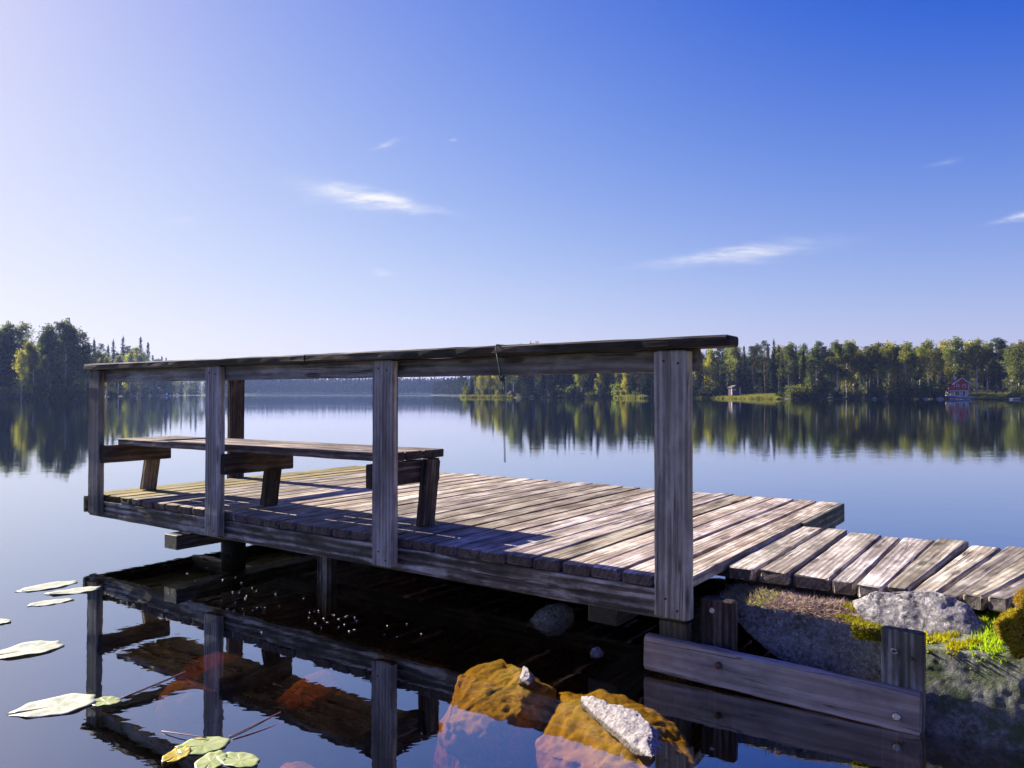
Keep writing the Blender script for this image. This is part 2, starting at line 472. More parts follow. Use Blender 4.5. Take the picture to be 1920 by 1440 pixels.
SHORE = [ppt(-900, 95), ppt(-400, 130), ppt(0, 168), ppt(60, 173), ppt(120, 176), ppt(172, 186), ppt(195, 250), ppt(225, 330), ppt(300, 430), ppt(345, 520), ppt(395, 620), ppt(440, 760), ppt(480, 900),
         ppt(600, 960), ppt(720, 980), ppt(800, 940), ppt(812, 700), ppt(830, 620), ppt(862, 520), ppt(868, 300), ppt(864, 262), ppt(930, 252), ppt(1040, 240), ppt(1150, 228), ppt(1200, 214), ppt(1225, 222), ppt(1300, 226), ppt(1350, 214),
         ppt(1385, 198), ppt(1455, 186), ppt(1475, 196), ppt(1560, 195), ppt(1700, 190), ppt(1775, 192), ppt(1860, 186), ppt(1960, 180), ppt(2300, 150), ppt(2900, 110),
         (95, 45), (40, 17), (14, 6.2), (5.0, 4.6), (3.0, 3.6), (2.3, 2.7), (2.0, 2.2), (1.9, 1.2), (1.6, 0.0), (0.8, -1.4), (-3, -3.2), (-14, -6), (-50, -16), (-110, 10)]
SH = np.array(SHORE)


def shore_dist(P):
    """signed distance to the shoreline, positive on land"""
    A, B = SH, np.roll(SH, -1, 0)
    best = np.full(len(P), 1e9)
    inside = np.zeros(len(P), bool)
    for a, b in zip(A, B):
        ab = b - a
        tt = np.clip(((P - a) @ ab) / (ab @ ab), 0, 1)
        d = np.hypot(*(P - a - tt[:, None] * ab).T)
        best = np.minimum(best, d)
        c = ((a[1] > P[:, 1]) != (b[1] > P[:, 1]))
        with np.errstate(divide='ignore', invalid='ignore'):
            xi = (b[0] - a[0]) * (P[:, 1] - a[1]) / (b[1] - a[1]) + a[0]
        inside ^= c & (P[:, 0] < xi)
    return np.where(inside, -best, best)


def height_at(P):
    P = np.asarray(P, float).reshape(-1, 2)
    d = shore_dist(P)
    r = np.hypot(P[:, 0], P[:, 1])
    nz = np.sin(P[:, 0] * 0.11 + 1.3) * np.cos(P[:, 1] * 0.09) + 0.6 * np.sin(P[:, 0] * 0.31 + P[:, 1] * 0.23)
    slope = np.where(r > 60, 0.075, 0.14)
    cap = np.where(r > 600, 26.0, np.where(r > 60, 5.5, 0.9))
    land = cap * (1 - np.exp(-np.maximum(d, 0) * slope / cap)) + 0.12 * nz * np.clip(d / 10, 0, 1)
    bed = -0.16 - np.minimum(np.maximum(-d, 0) * 0.32, 1.6 + np.clip(-d - 10, 0, 100) * 0.03)
    k = np.clip((d + 0.35) / 0.7, 0, 1)
    k = k * k * (3 - 2 * k)
    return bed * (1 - k) + (land + 0.05) * k


nr, na = 190, 720
rr = np.concatenate([[0.0], np.geomspace(0.35, 4200, nr)])
an = np.linspace(0, 2 * math.pi, na, endpoint=False)
XX = np.outer(rr[1:], np.sin(an)).ravel(); YY = np.outer(rr[1:], np.cos(an)).ravel()
PP = np.stack([np.concatenate([[0], XX]), np.concatenate([[0], YY])], 1)
HH = height_at(PP)
vv = np.concatenate([PP, HH[:, None]], 1)
fc = []
for k in range(na):
    fc.append((0, 1 + (k + 1) % na, 1 + k))
idx = np.arange(nr * na).reshape(nr, na) + 1
a_ = idx[:-1].ravel(); b_ = np.roll(idx, -1, 1)[:-1].ravel(); c_ = np.roll(idx, -1, 1)[1:].ravel(); d_ = idx[1:].ravel()
fc += np.stack([a_, b_, c_, d_], 1).tolist()
me = mesh_from('ground', vv.tolist(), fc, True)
m, t = material('forest_floor_and_lake_bed')
g = t.n('ShaderNodeNewGeometry').outputs['Position']
z = t.n('ShaderNodeSeparateXYZ', {0: g}).outputs[2]
n1 = t.noise(g, 0.35, 5, 0.6)
n2 = t.noise(g, 7.0, 6, 0.7)
land = t.mix(t.rng(n1, 0.4, 0.6), (0.035, 0.045, 0.015), (0.075, 0.075, 0.03))
bedc = t.mix(t.rng(n2, 0.35, 0.65), (0.10, 0.07, 0.04), (0.24, 0.17, 0.09))
bank = t.mix(t.rng(n2, 0.4, 0.6), (0.06, 0.05, 0.04), (0.22, 0.20, 0.17))
c = t.mix(t.rng(z, 0.0, 0.06), bedc, bank)
c = t.mix(t.rng(t.math('ADD', z, t.math('MULTIPLY', t.math('SUBTRACT', n1, 0.5), 0.4)), 0.18, 0.4), c, land)
finish(t, t.n('ShaderNodeBsdfPrincipled', {'Base Color': c, 'Roughness': 0.95, 'Specular IOR Level': 0.1,
       'Normal': t.n('ShaderNodeBump', {'Strength': 0.6, 'Distance': 0.03, 'Height': n2})}))
me.materials.append(m)
tag(obj('ground', me), kind='structure')

# the water: a closed body of brown bog water, mirror-like on top
m, t = material('lake_water')
g = t.n('ShaderNodeNewGeometry').outputs['Position']
sp = t.n('ShaderNodeSeparateXYZ', {0: g})
vx = t.mapping(g, (1.0, 1.6, 1.0))
rip = t.math('ADD', t.math('MULTIPLY', t.noise(vx, 9.0, 2, 0.5, 0.6), 0.35), t.math('MULTIPLY', t.noise(vx, 2.6, 2, 0.5, 0.3), 1.0))
swl = t.noise(t.mapping(g, (0.35, 1.0, 1.0)), 0.9, 2, 0.5)
hgt = t.math('ADD', rip, t.math('MULTIPLY', swl, 1.2))
calm = t.rng(t.noise(t.mapping(g, (0.015, 0.05, 1)), 1.0, 3), 0.4, 0.65, 0.7, 1.5)
wind = t.rng(t.math('ADD', sp.outputs[1], t.math('MULTIPLY', sp.outputs[0], 0.15)), 380, 560, 0.0, 1.0, True)
stren = t.math('MULTIPLY_ADD', wind, 45.0, calm)
bp = t.n('ShaderNodeBump', {'Strength': 1.0, 'Distance': t.math('MULTIPLY', stren, 0.00095), 'Height': hgt})
inc = t.n('ShaderNodeNewGeometry').outputs['Incoming']
cosn = t.math('ABSOLUTE', t.vmath('DOT_PRODUCT', bp.outputs[0], inc))
fr = t.math('MULTIPLY_ADD', t.math('POWER', t.math('SUBTRACT', 1.0, cosn, clamp=True), 2.2), 0.92, 0.08, clamp=True)
gl = t.n('ShaderNodeBsdfGlossy', {'Color': (0.93, 0.97, 1.0, 1), 'Roughness': 0.0, 'Normal': bp})
tr = t.n('ShaderNodeBsdfTransparent', {'Color': (0.97, 0.95, 0.90, 1)})
mx = t.n('ShaderNodeMixShader', {0: fr, 1: tr, 2: gl})
va = t.n('ShaderNodeVolumeAbsorption', {'Color': (0.79, 0.62, 0.0, 1), 'Density': 5.0})
finish(t, mx, va)
bm = bmesh.new()
bmesh.ops.create_cube(bm, size=1.0)
for v in bm.verts:
    v.co = Vector((v.co.x * 3000, v.co.y * 3000 + 800, -9.0 if v.co.z < 0 else 0.0))
me = bpy.data.meshes.new('water'); bm.to_mesh(me); bm.free(); me.materials.append(m)
tag(obj('lake_water', me), kind='structure')


# ------------------------------------------------------------------ the jetty
jetty = empty('wooden_jetty', DOCK)
tag(jetty, 'weathered grey wooden jetty platform on piles with post and rail fence', 'jetty')
PIT = 0.147
X1, X0 = 0.120, 0.120 - 32 * PIT
for k in range(32):
    xc = X1 - PIT * (k + 0.5)
    wd = PIT - rnd.uniform(0.011, 0.021)
    yb = 2.72 + rnd.uniform(-0.035, 0.03)
    yf = 0.037 + rnd.uniform(0, 0.012)
    dz = rnd.uniform(-0.003, 0.002)
    mt = M['deck_moss'] if k >= 28 else M['deck']
    board('plank', jetty, (xc + rnd.uniform(-.002, .002), yf, -0.0225 + dz), (xc + rnd.uniform(-.003, .003), yb, -0.0225 + dz + rnd.uniform(-.002, .002)), wd, 0.045, mt, ch=0.005, jit=0.0016, seg=14, ragged=0.002)
# rim beams and joists
board('rim_beam', jetty, (X0 + 0.02, 0.066, -0.108), (0.110, 0.066, -0.108), 0.045, 0.118, M['rim'], seg=24, jit=0.002)
board('rim_beam', jetty, (X0 + 0.02, 2.60, -0.108), (0.110, 2.60, -0.108), 0.045, 0.118, M['rim'], seg=16)
board('end_board', jetty, (X0 - 0.006, 0.02, -0.085), (X0 - 0.006, 2.66, -0.085), 0.034, 0.12, M['rim'], seg=10)
board('end_board', jetty, (0.128, 1.74, -0.066), (0.128, 2.735, -0.066), 0.03, 0.125, M['plate'], seg=10)
for yj in (0.9, 1.75):
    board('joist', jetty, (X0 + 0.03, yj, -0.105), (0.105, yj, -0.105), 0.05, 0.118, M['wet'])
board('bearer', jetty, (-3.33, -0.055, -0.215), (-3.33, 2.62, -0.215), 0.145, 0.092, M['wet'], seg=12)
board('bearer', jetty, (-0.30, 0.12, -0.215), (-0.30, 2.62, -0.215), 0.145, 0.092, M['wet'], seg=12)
# piles
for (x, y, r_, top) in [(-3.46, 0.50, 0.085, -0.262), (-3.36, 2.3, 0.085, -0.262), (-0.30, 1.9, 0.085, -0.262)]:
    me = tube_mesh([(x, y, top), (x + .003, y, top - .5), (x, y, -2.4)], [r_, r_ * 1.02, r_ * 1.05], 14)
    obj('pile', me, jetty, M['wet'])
board('pile', jetty, (-2.335, 0.37, -2.2), (-2.335, 0.37, -0.165), 0.085, 0.085, M['rim'], up=(0, 1, 0))
board('pile', jetty, (-2.32, 2.2, -2.2), (-2.32, 2.2, -0.165), 0.085, 0.085, M['rim'], up=(0, 1, 0))
# railing
for (x, lean) in [(0.0, 0.0), (-1.568, 0.0), (-3.029, 0.0), (-4.477, -0.004)]:
    board('post', jetty, (x + 0.074 + lean, 0.0105, -0.1455 + rnd.uniform(-.004, .004)), (x + 0.074, 0.0105, 0.9065), 0.148, 0.045, M['post'], up=(0, -1, 0), seg=16, ch=0.006)
board('post', jetty, (-4.606, 1.322, -0.15), (-4.606, 1.322, 0.885), 0.146, 0.045, M['bench_dark'], up=(-1, 0, 0), seg=12)
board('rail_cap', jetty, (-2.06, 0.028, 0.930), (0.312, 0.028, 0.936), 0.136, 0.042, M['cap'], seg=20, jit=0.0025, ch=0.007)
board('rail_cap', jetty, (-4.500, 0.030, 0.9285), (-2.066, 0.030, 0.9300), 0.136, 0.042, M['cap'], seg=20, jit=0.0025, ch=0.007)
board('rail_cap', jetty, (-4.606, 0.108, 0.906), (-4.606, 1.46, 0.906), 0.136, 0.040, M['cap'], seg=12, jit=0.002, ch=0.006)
board('rail_beam', jetty, (-1.50, 0.0585, 0.8640), (0.164, 0.0585, 0.8680), 0.045, 0.089, M['rail'], seg=14)
board('rail_beam', jetty, (-4.46, 0.0585, 0.8620), (-1.506, 0.0585, 0.8640), 0.045, 0.089, M['rail'], seg=18)
for x in (-0.0, -1.568, -3.029, -4.477):
    for (dx, dz) in ((0.045, 0.865), (0.105, 0.855), (0.05, -0.07), (0.1, -0.11)):
        me = tube_mesh([(0, 0.004, 0), (0, -0.0025, 0)], 0.005, 8, False)
        o = obj('nail_head', me, jetty, M['rust']); o.location = (x + dx, -0.0125, dz)

# supports by the shore end
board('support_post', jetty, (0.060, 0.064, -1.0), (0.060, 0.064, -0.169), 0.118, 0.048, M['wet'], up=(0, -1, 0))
sp2 = board('support_post', jetty, (0.215, 0.13, -1.0), (0.215, 0.13, -0.075), 0.135, 0.05, M['bench_dark'], up=(0, -1, 0))  # dark wood: the shade beside the deck is put into the post's colour
o = obj('bolt', tube_mesh([(0, 0.006, 0), (0, -0.012, 0)], 0.011, 8, False), jetty, M['metal']); o.location = (0.20, 0.105, -0.115)

# ------------------------------------------------------------------ bench
bench = empty('bench', DOCK @ Matrix.Translation((-2.9, 0.3, 0)))
tag(bench, 'brown plank bench with slanted legs fixed behind the jetty railing', 'bench')
BO = Vector((2.9, -0.3, 0))


def bb(name, p0, p1, *a, **k):
    return board(name, bench, Vector(p0) + BO, Vector(p1) + BO, *a, **k)


for (y0, y1) in ((0.088, 0.224), (0.238, 0.370), (0.386, 0.552)):
    bb('seat_plank', (-4.26 + rnd.uniform(-.02, .02), (y0 + y1) / 2, 0.386), (-1.556 + rnd.uniform(-.004, .004), (y0 + y1) / 2, 0.398), y1 - y0, 0.046, M['bench'], seg=18, jit=0.002, ch=0.006)
for i, (xa, xl, ye) in enumerate(((-1.5925, -1.545, 0.53), (-2.857, -2.905, 0.52), (-4.305, -4.353, 0.52))):
    z0 = (0.306, 0.301, 0.297)[i]
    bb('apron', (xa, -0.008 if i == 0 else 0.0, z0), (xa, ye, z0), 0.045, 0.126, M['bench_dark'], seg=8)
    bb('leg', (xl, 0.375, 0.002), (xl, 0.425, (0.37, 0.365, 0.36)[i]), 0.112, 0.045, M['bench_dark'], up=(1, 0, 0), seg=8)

# ------------------------------------------------------------------ walkway to the shore
walk = empty('walkway', DOCK @ Matrix.Translation((0.8, 1.1, 0)))
tag(walk, 'low walkway of short wide grey planks leading from jetty to shore', 'walkway')
WO = Vector((-0.8, -1.1, 0))
fx = [0.130, 0.262, 0.398, 0.556, 0.655, 0.758, 0.850, 0.942, 1.020, 1.098, 1.176, 1.255, 1.34, 1.43, 1.53, 1.64, 1.76]
bx_ = [0.130, 0.228, 0.374, 0.548, 0.645, 0.804, 0.959, 1.105, 1.252, 1.40, 1.55, 1.70, 1.85, 2.0, 2.15, 2.3, 2.45]
bx_[1] = 0.256
for i in range(len(fx) - 1):
    yf = [0.47, 0.47, 0.50, 0.49, 0.46, 0.47, 0.47, 0.46, 0.45, 0.44][i] if i < 10 else 0.42 - 0.03 * (i - 10)
    ybk = [1.70, 1.74, 1.735, 1.70, 1.70, 1.715, 1.67, 1.72][i] if i < 8 else 1.72
    gap = rnd.uniform(0.007, 0.014)
    f0, f1, b0, b1 = fx[i] + 0.004, fx[i + 1] - gap, bx_[i] + 0.004, bx_[i + 1] - gap
    pf = Vector(((f0 + f1) / 2, yf, 0)); pb = Vector(((b0 + b1) / 2, ybk, 0))
    wf, wb = f1 - f0, b1 - b0
    dz = -0.043 + rnd.uniform(-0.006, 0.004) + 0.006 * max(0, i - 6)
    board('plank', walk, pf + WO + Vector((0, 0, dz)), pb + WO + Vector((0, 0, dz + rnd.uniform(-.006, .006))), wf, 0.055, M['walk'], taper=wb / wf, ch=0.006, jit=0.0015, seg=12, ragged=0.005)
for y in (0.66, 1.5):
    board('bearer', walk, Vector((0.16, y, -0.125)) + WO, Vector((2.1, y, -0.10)) + WO, 0.1, 0.09, M['wet'])

# the sill timber lying at the water's edge and the upright board behind it
sill = empty('sill_timber', DOCK @ Matrix.Translation((0.45, 0.01, -0.30)))
tag(sill, 'long pale grey timber lying along the water below the last railing post', 'timber')
board('beam', sill, (-0.502, 0.012, -0.001), (0.492, 0.012, -0.020), 0.046, 0.138, M['sill'], seg=14, jit=0.0022, ch=0.006)
for (x, z_) in ((0.42, -0.035), (-0.19, 0.01)):
    o = obj('bolt', tube_mesh([(0, 0.004, 0), (0, -0.010, 0), (0, -0.012, 0)], [0.014, 0.013, 0.009], 8, False), sill, M['rust'] if x < 0 else M['metal'])
    o.location = (x, -0.011, z_)
upr = empty('upright_board', DOCK @ Matrix.Translation((0.878, 0.07, -0.30)))
tag(upr, 'short upright grey board with a ring hook behind the long timber', 'board')
board('panel', upr, (0, 0, -0.25), (0, 0, 0.236), 0.132, 0.042, M['plate'], up=(0, -1, 0), seg=10, jit=0.002)
ring = [(math.cos(a) * 0.009, -0.026 - 0.004 * math.sin(a), math.sin(a) * 0.009) for a in np.linspace(0.6, 6.2, 12)]
o = obj('ring_hook', tube_mesh(ring, 0.0028, 6), upr, M['metal']); o.location = (-0.022, 0, 0.165)
o = obj('bolt', tube_mesh([(0, 0.004, 0), (0, -0.006, 0)], 0.006, 8, False), upr, M['rust']); o.location = (0.03, -0.022, 0.15)

# cord tied round the rail
cord = empty('cord', DOCK @ Matrix.Translation((-0.72, -0.045, 0.93)))
tag(cord, 'thin dark green cord knotted round the railing and hanging down', 'cord')
lp = [(-0.03, -0.003, 0.018), (-0.03, 0.0, 0.026), (-0.028, 0.08, 0.027), (-0.028, 0.147, 0.024), (-0.026, 0.15, -0.03), (-0.02, 0.08, -0.03), (-0.022, 0.002, -0.028), (-0.026, -0.002, -0.01), (-0.03, -0.003, 0.018)]
obj('loop', tube_mesh(lp, 0.003, 6), cord, M['cord'])
obj('strand', tube_mesh([(-0.025, -0.005, -0.015), (-0.015, -0.006, -0.05), (-0.004, -0.007, -0.09), (0.006, -0.008, -0.12)], [0.003, 0.003, 0.0045, 0.0045], 6), cord, M['cord'])
kn = [(0.006 + 0.011 * math.cos(a * 2.3), -0.008 + 0.008 * math.sin(a * 3.1), -0.125 + 0.011 * math.sin(a * 1.7)) for a in np.linspace(0, 9, 26)]
obj('knot', tube_mesh(kn, 0.0034, 6), cord, M['cord'])
for s in (-1, 1):
    st = [(0.006, -0.008, -0.125)] + [(0.012 + s * 0.009 * math.sin(min(1, q * 1.6) * 3.0) + 0.012 * q, -0.008 + 0.002 * s, -0.13 - 0.37 * q) for q in np.linspace(0.05, 1, 9)]
    obj('strand', tube_mesh(st, 0.0014, 6), cord, M['cord'])

# ------------------------------------------------------------------ rocks


def rock(name, pts, mat, label, cat='rock', group=None, **k):
    """points given in the jetty frame, object origin at the rock's middle"""
    W = [L(*p) for p in pts]
    c0 = sum(W, Vector()) / len(W)
    c0.z = min(q.z for q in W)
    me = hull_rock([q - c0 for q in W], **k)
    o = obj(name, me, None, mat)
    o.location = c0
    tag(o, label, cat, group)
    return o


rock('boulder', [(0.640, .36, -.06), (0.66, .30, -.075), (.72, .27, -.125), (.80, .26, -.135), (.95, .25, -.14), (1.08, .26, -.12), (1.115, .33, -.09), (.72, .34, -.005), (.86, .36, .032), (.96, .36, .026), (1.06, .36, -.01), (.68, .46, -.08), (1.1, .46, -.09), (.9, .46, .01), (.7, .42, -.14), (1.05, .45, -.14)],
     M['granite'], 'grey lichen speckled boulder lying against the walkway plank ends', sub=7, amp=0.009, freq=6, seed=1, fine=0.002, smooth_it=1, sharp=.3)
rock('concrete_block', [(.15, .22, -.10), (.15, .55, -.10), (.50, .225, -.095), (.80, .245, -.125), (.83, .55, -.11), (.27, .23, -.20), (.45, .245, -.27), (.53, .25, -.345), (.60, .255, -.45), (.80, .265, -.45), (.84, .55, -.45), (.5, .56, -.45)],
     M['concrete'], 'grey weathered concrete block under the walkway with litter on top', 'concrete block', sub=7, amp=0.007, freq=7, seed=2, fine=0.0025, smooth_it=1, sharp=.12)
rock('concrete_block', [(.84, .11, -.12), (.86, .6, -.09), (1.3, .15, -.08), (1.7, .2, -.07), (1.7, .7, -.05), (.84, .095, -.25), (1.25, .10, -.25), (1.7, .15, -.25), (.86, .0, -.52), (1.3, .02, -.52), (1.75, .06, -.52), (.9, .6, -.55), (1.7, .7, -.55)],
     M['concrete_moss'], 'green mossy concrete footing right of the upright board', 'concrete block', sub=7, amp=0.006, freq=5, seed=3, fine=0.003, smooth_it=1, sharp=.2)
# drowned boulders with brown algae, tips dry
rock('sunken_boulder', [(-0.598, -0.6, WATER - 0.11), (-0.833, -0.189, WATER - 0.1), (-0.76, -0.3, WATER - 0.07), (-0.715, -0.188, WATER - 0.05), (-0.722, -0.062, WATER - 0.055), (-0.609, -0.12, WATER - 0.03), (-0.479, -0.248, WATER + 0.005), (-0.42, -0.3, WATER + 0.0), (-0.331, -0.212, WATER - 0.06), (-0.325, -0.269, WATER - 0.16), (-0.32, -0.47, WATER - 0.06), (-0.325, -0.541, WATER - 0.15), (-0.479, -0.581, WATER - 0.13), (-0.5, -0.42, WATER - 0.04), (-0.95, -0.25, WATER - 0.6), (-0.1, -0.3, WATER - 0.6), (-0.45, -0.64, WATER - 0.6), (-0.6, 0.1, WATER - 0.6)],
     M['algae_rock'], 'orange brown drowned boulder with one small pale tip above water', sub=7, amp=0.022, freq=7, seed=4, fine=0.003, smooth_it=1, sharp=.12)
rock('sunken_boulder', [(-0.325, -0.189, WATER - 0.07), (-0.263, -0.31, WATER - 0.07), (-0.15, -0.342, WATER - 0.02), (-0.186, -0.089, WATER - 0.06), (-0.007, -0.097, WATER - 0.065), (0.138, -0.176, WATER - 0.075), (0.283, -0.308, WATER - 0.095), (0.36, -0.45, WATER - 0.09), (-0.225, -0.535, WATER - 0.14), (-0.136, -0.602, WATER - 0.11), (-0.079, -0.446, WATER - 0.035), (0.15, -0.641, WATER - 0.06), (0.3, -0.68, WATER - 0.06), (0.1, -0.36, WATER - 0.02), (0.25, -0.5, WATER - 0.03), (0.05, -0.69, WATER - 0.3), (0.35, -0.75, WATER - 0.25), (-0.4, -0.4, WATER - 0.6), (0.1, -0.74, WATER - 0.6), (0.55, -0.6, WATER - 0.6), (0.3, -0.05, WATER - 0.6)],
     M['algae_rock'], 'larger orange brown drowned boulder carrying the long pale rock ridge', sub=7, amp=0.022, freq=6, seed=5, fine=0.003, smooth_it=1, sharp=.12)
rock('rock_ridge', [(-0.145, -0.364, WATER - 0.02), (-0.134, -0.311, WATER - 0.03), (-0.125, -0.365, WATER + 0.012), (-0.095, -0.375, WATER + 0.028), (0.0, -0.415, WATER + 0.032), (0.083, -0.447, WATER + 0.03), (0.145, -0.43, WATER + 0.038), (0.215, -0.5, WATER + 0.03), (0.25, -0.59, WATER + 0.02), (0.3, -0.665, WATER + 0.004), (-0.02, -0.468, WATER - 0.015), (0.097, -0.539, WATER - 0.015), (0.229, -0.64, WATER - 0.015), (0.0, -0.335, WATER - 0.02), (0.13, -0.36, WATER - 0.02), (0.22, -0.42, WATER - 0.02), (0.3, -0.56, WATER - 0.02), (0.1, -0.45, WATER - 0.06)],
     M['dry_rock'], 'long pale dry rock ridge breaking the water in the foreground', sub=7, amp=0.008, freq=13, seed=6, fine=0.0025, smooth_it=1, sharp=.15)
rock('rock_tip', [(-.455, -.275, WATER - .02), (-.44, -.28, WATER + .030), (-.41, -.295, WATER + .036), (-.375, -.325, WATER + .012), (-.36, -.32, WATER - .02), (-.40, -.25, WATER - .02), (-.42, -.35, WATER - .02)],
     M['dry_rock'], 'small pale rock tip poking out of the water on the left boulder', sub=6, amp=0.006, freq=18, seed=7, fine=0.002, smooth_it=1, sharp=.15)
rock('rock', [(-.90, .30, WATER - .05), (-.84, .32, WATER + .03), (-.76, .36, WATER + .12), (-.68, .40, WATER + .12), (-.62, .47, WATER + .02), (-.60, .5, WATER - .05), (-.75, .6, WATER + .05), (-.85, .5, WATER - .05), (-.7, .3, WATER - .05)],
     M['concrete'], 'dark pointed rock standing in the shade under the jetty', sub=6, amp=0.012, freq=8, seed=8, fine=0.003)
rock('rock', [(-.375, .09, WATER - .02), (-.345, .08, WATER + .03), (-.30, .10, WATER + .035), (-.275, .12, WATER - .01), (-.33, .05, WATER - .02), (-.3, .16, WATER - .02), (-.34, .15, WATER + .02)],
     M['granite'], 'small bluish grey stone at the water between post and boulders', sub=6, amp=0.006, freq=16, seed=9, fine=0.002)
for (x, y, s, d, lab) in [(-1.70, -.22, .26, .26, 'reddish sunken stone dimly seen below the floating specks'), (-2.0, -.75, .22, .20, 'orange sunken stone seen between the reflected bench legs'),
                          (-2.55, -.25, .3, .30, 'brownish sunken stone deep under the left span of the jetty'), (-.86, -1.02, .22, .17, 'orange sunken stone beside the reflected third post'),
                          (.62, -.46, .24, .08, 'olive brown sunken stone in front of the long timber'), (.90, -.42, .24, .10, 'olive brown sunken stone near the lower right corner'), (.55, -.74, .22, .09, 'yellow brown sunken stone right of the pale ridge')]:
    pts = []
    for q in range(12):
        a_ang = q * math.pi / 6 + rnd.uniform(-.2, .2)
        pts.append((x + math.cos(a_ang) * s * rnd.uniform(.8, 1.2), y + math.sin(a_ang) * s * rnd.uniform(.6, 1.0), WATER - d - rnd.uniform(.1, .25)))
    pts += [(x + rnd.uniform(-.5, .5) * s, y + rnd.uniform(-.5, .5) * s, WATER - d + rnd.uniform(-.04, .02)) for q in range(4)]
    rock('sunken_stone', pts, M['algae_rock'], lab, 'stone', sub=5, amp=0.02, freq=6, seed=x * 3 + 11, fine=0.003)

# ------------------------------------------------------------------ moss and litter


def tufts(points, normals, size, mat, name, n_per=1, spread=0.6, thin=0.35, lie=0.0):
    verts, faces = [], []
    for p, nrm in zip(points, normals):
        for _ in range(n_per):
            d = Vector(nrm) + Vector((rnd.uniform(-1, 1), rnd.uniform(-1, 1), rnd.uniform(-1, 1))) * spread
            d.normalize()
            if lie:
                d.z *= 1 - lie
                d.normalize()
            s = size * rnd.uniform(0.5, 1.3)
            sd = d.orthogonal().normalized()
            sd = Matrix.Rotation(rnd.uniform(0, 6.28), 3, d) @ sd
            b = len(verts)
            p = Vector(p)
            verts += [p - sd * s * thin * .5, p + sd * s * thin * .5, p + d * s]
            faces.append((b, b + 1, b + 2))
    me = mesh_from(name, verts, faces)
    me.materials.append(mat)
    return me


def sample_up(o, n, test, seed):
    """random points on an object's faces (world), where test(point, normal) holds"""
    r = random.Random(seed)
    me = o.data
    pts = []
    polys = list(me.polygons)
    ar = np.array([p.area for p in polys]); ar /= ar.sum()
    ids = np.random.RandomState(seed).choice(len(polys), n * 12, p=ar)
    mw = Matrix.Translation(o.location)
    for i in ids:
        p = polys[i]
        vs = [me.vertices[k].co for k in p.vertices]
        a, b = r.random(), r.random()
        if a + b > 1: a, b = 1 - a, 1 - b
        q = mw @ (vs[0] + (vs[1] - vs[0]) * a + (vs[2] - vs[0]) * b)
        if test(q, p.normal):
            pts.append((q, p.normal.copy()))
            if len(pts) >= n: break
    return pts


DINV = DOCK.inverted()
blk = {o['label'][:14]: o for o in COL.objects if o.name.startswith('concrete_block')}
cA = [o for o in COL.objects if o.name == 'concrete_block'][0]
cB = [o for o in COL.objects if o.name == 'concrete_block.001'][0]
s = sample_up(cA, 9000, lambda q, n: n.z > 0.45 and (DINV @ q).x < 0.77, 3)
o = obj('leaf_litter', tufts([p for p, n in s], [n for p, n in s], 0.030, M['litter'], 'litter', 1, 1.0, 0.14, 0.8))
tag(o, 'pale dry needles and leaf litter on the concrete block', 'litter', kind='stuff')


def moss_strip(pts, n, seed):
    return pts


s = sample_up(cA, 6000, lambda q, n: n.z > -0.2 and (DINV @ q).x > 0.66 + 0.04 * math.sin((DINV @ q).y * 60) and (DINV @ q).z > -0.17, 5)
s += sample_up(cB, 5500, lambda q, n: n.z > -0.2 and (DINV @ q).x < 1.10 and (DINV @ q).z > -0.150 + 0.025 * math.sin((DINV @ q).x * 40) and mnoise.noise(q * 22) + 0.9 * ((DINV @ q).z + 0.11) * 8 > -0.05, 6)
o = obj('moss', tufts([p for p, n in s], [n for p, n in s], 0.018, M['moss'], 'moss', 1, 0.7, 0.4))
tag(o, 'yellow green moss carpet along the top of the concrete', 'moss', kind='stuff')
s = sample_up(cA, 900, lambda q, n: n.z > 0.3 and (DINV @ q).x < 0.36, 8)
o = obj('moss', tufts([p for p, n in s], [n for p, n in s], 0.013, M['moss_green'], 'moss', 1, 0.7, 0.4))
tag(o, 'dark green moss on the shaded left end of the concrete block', 'moss', kind='stuff')


def cushion(pts, mat, under, label, n, size, seed):
    o = rock('moss_cushion', pts, under, label, 'moss cushion', sub=5, amp=0.03, freq=10, seed=seed, fine=0.004)
    s = sample_up(o, n, lambda q, nn: nn.z > -0.5, int(seed))
    me = tufts([p - o.location for p, nn in s], [nn for p, nn in s], size, mat, 'tufts', 1, 1.0, 0.3)
    c = obj('moss_tufts', me, o)
    c['kind'] = 'stuff'
    return o


M['peat'] = simple('peat', (0.09, 0.07, 0.02), 0.95, 0, 0.4, 30, 0.5, 0.1)
cushion([(1.13, .10, -.02), (1.15, .05, -.09), (1.16, .06, .03), (1.22, .05, .06), (1.32, .06, .05), (1.4, .1, -.05), (1.3, .02, -.1), (1.2, .0, -.09), (1.2, .25, .03), (1.4, .25, 0), (1.15, .22, -.05)], M['moss_brown'], M['peat'], 'rounded brown and yellow moss cushion at the right edge', 9000, 0.014, 21)
cushion([(1.185, .14, .06), (1.21, .1, .10), (1.28, .1, .11), (1.34, .13, .09), (1.2, .24, .07), (1.3, .25, .1), (1.2, .1, .03), (1.32, .08, .04)], M['moss_brown'], M['peat'], 'upper small brown moss hump touching the walkway end', 3500, 0.010, 23)
def near_patch(q):
    l = DINV @ q
    return math.hypot(l.x - 1.115, (l.z + 0.115) * 1.3) < 0.055 * (0.75 + 0.9 * mnoise.noise(q * 30))


s = sample_up(cB, 2600, lambda q, n: near_patch(q), 61)
o = obj('moss', tufts([p for p, n in s], [n + Vector((0, 0, .4)) for p, n in s], 0.022, M['moss_green'], 'moss', 1, 0.8, 0.3))
tag(o, 'bright green moss patch on the mossy concrete footing', 'moss', kind='stuff')

# ------------------------------------------------------------------ lily pads and floating bits


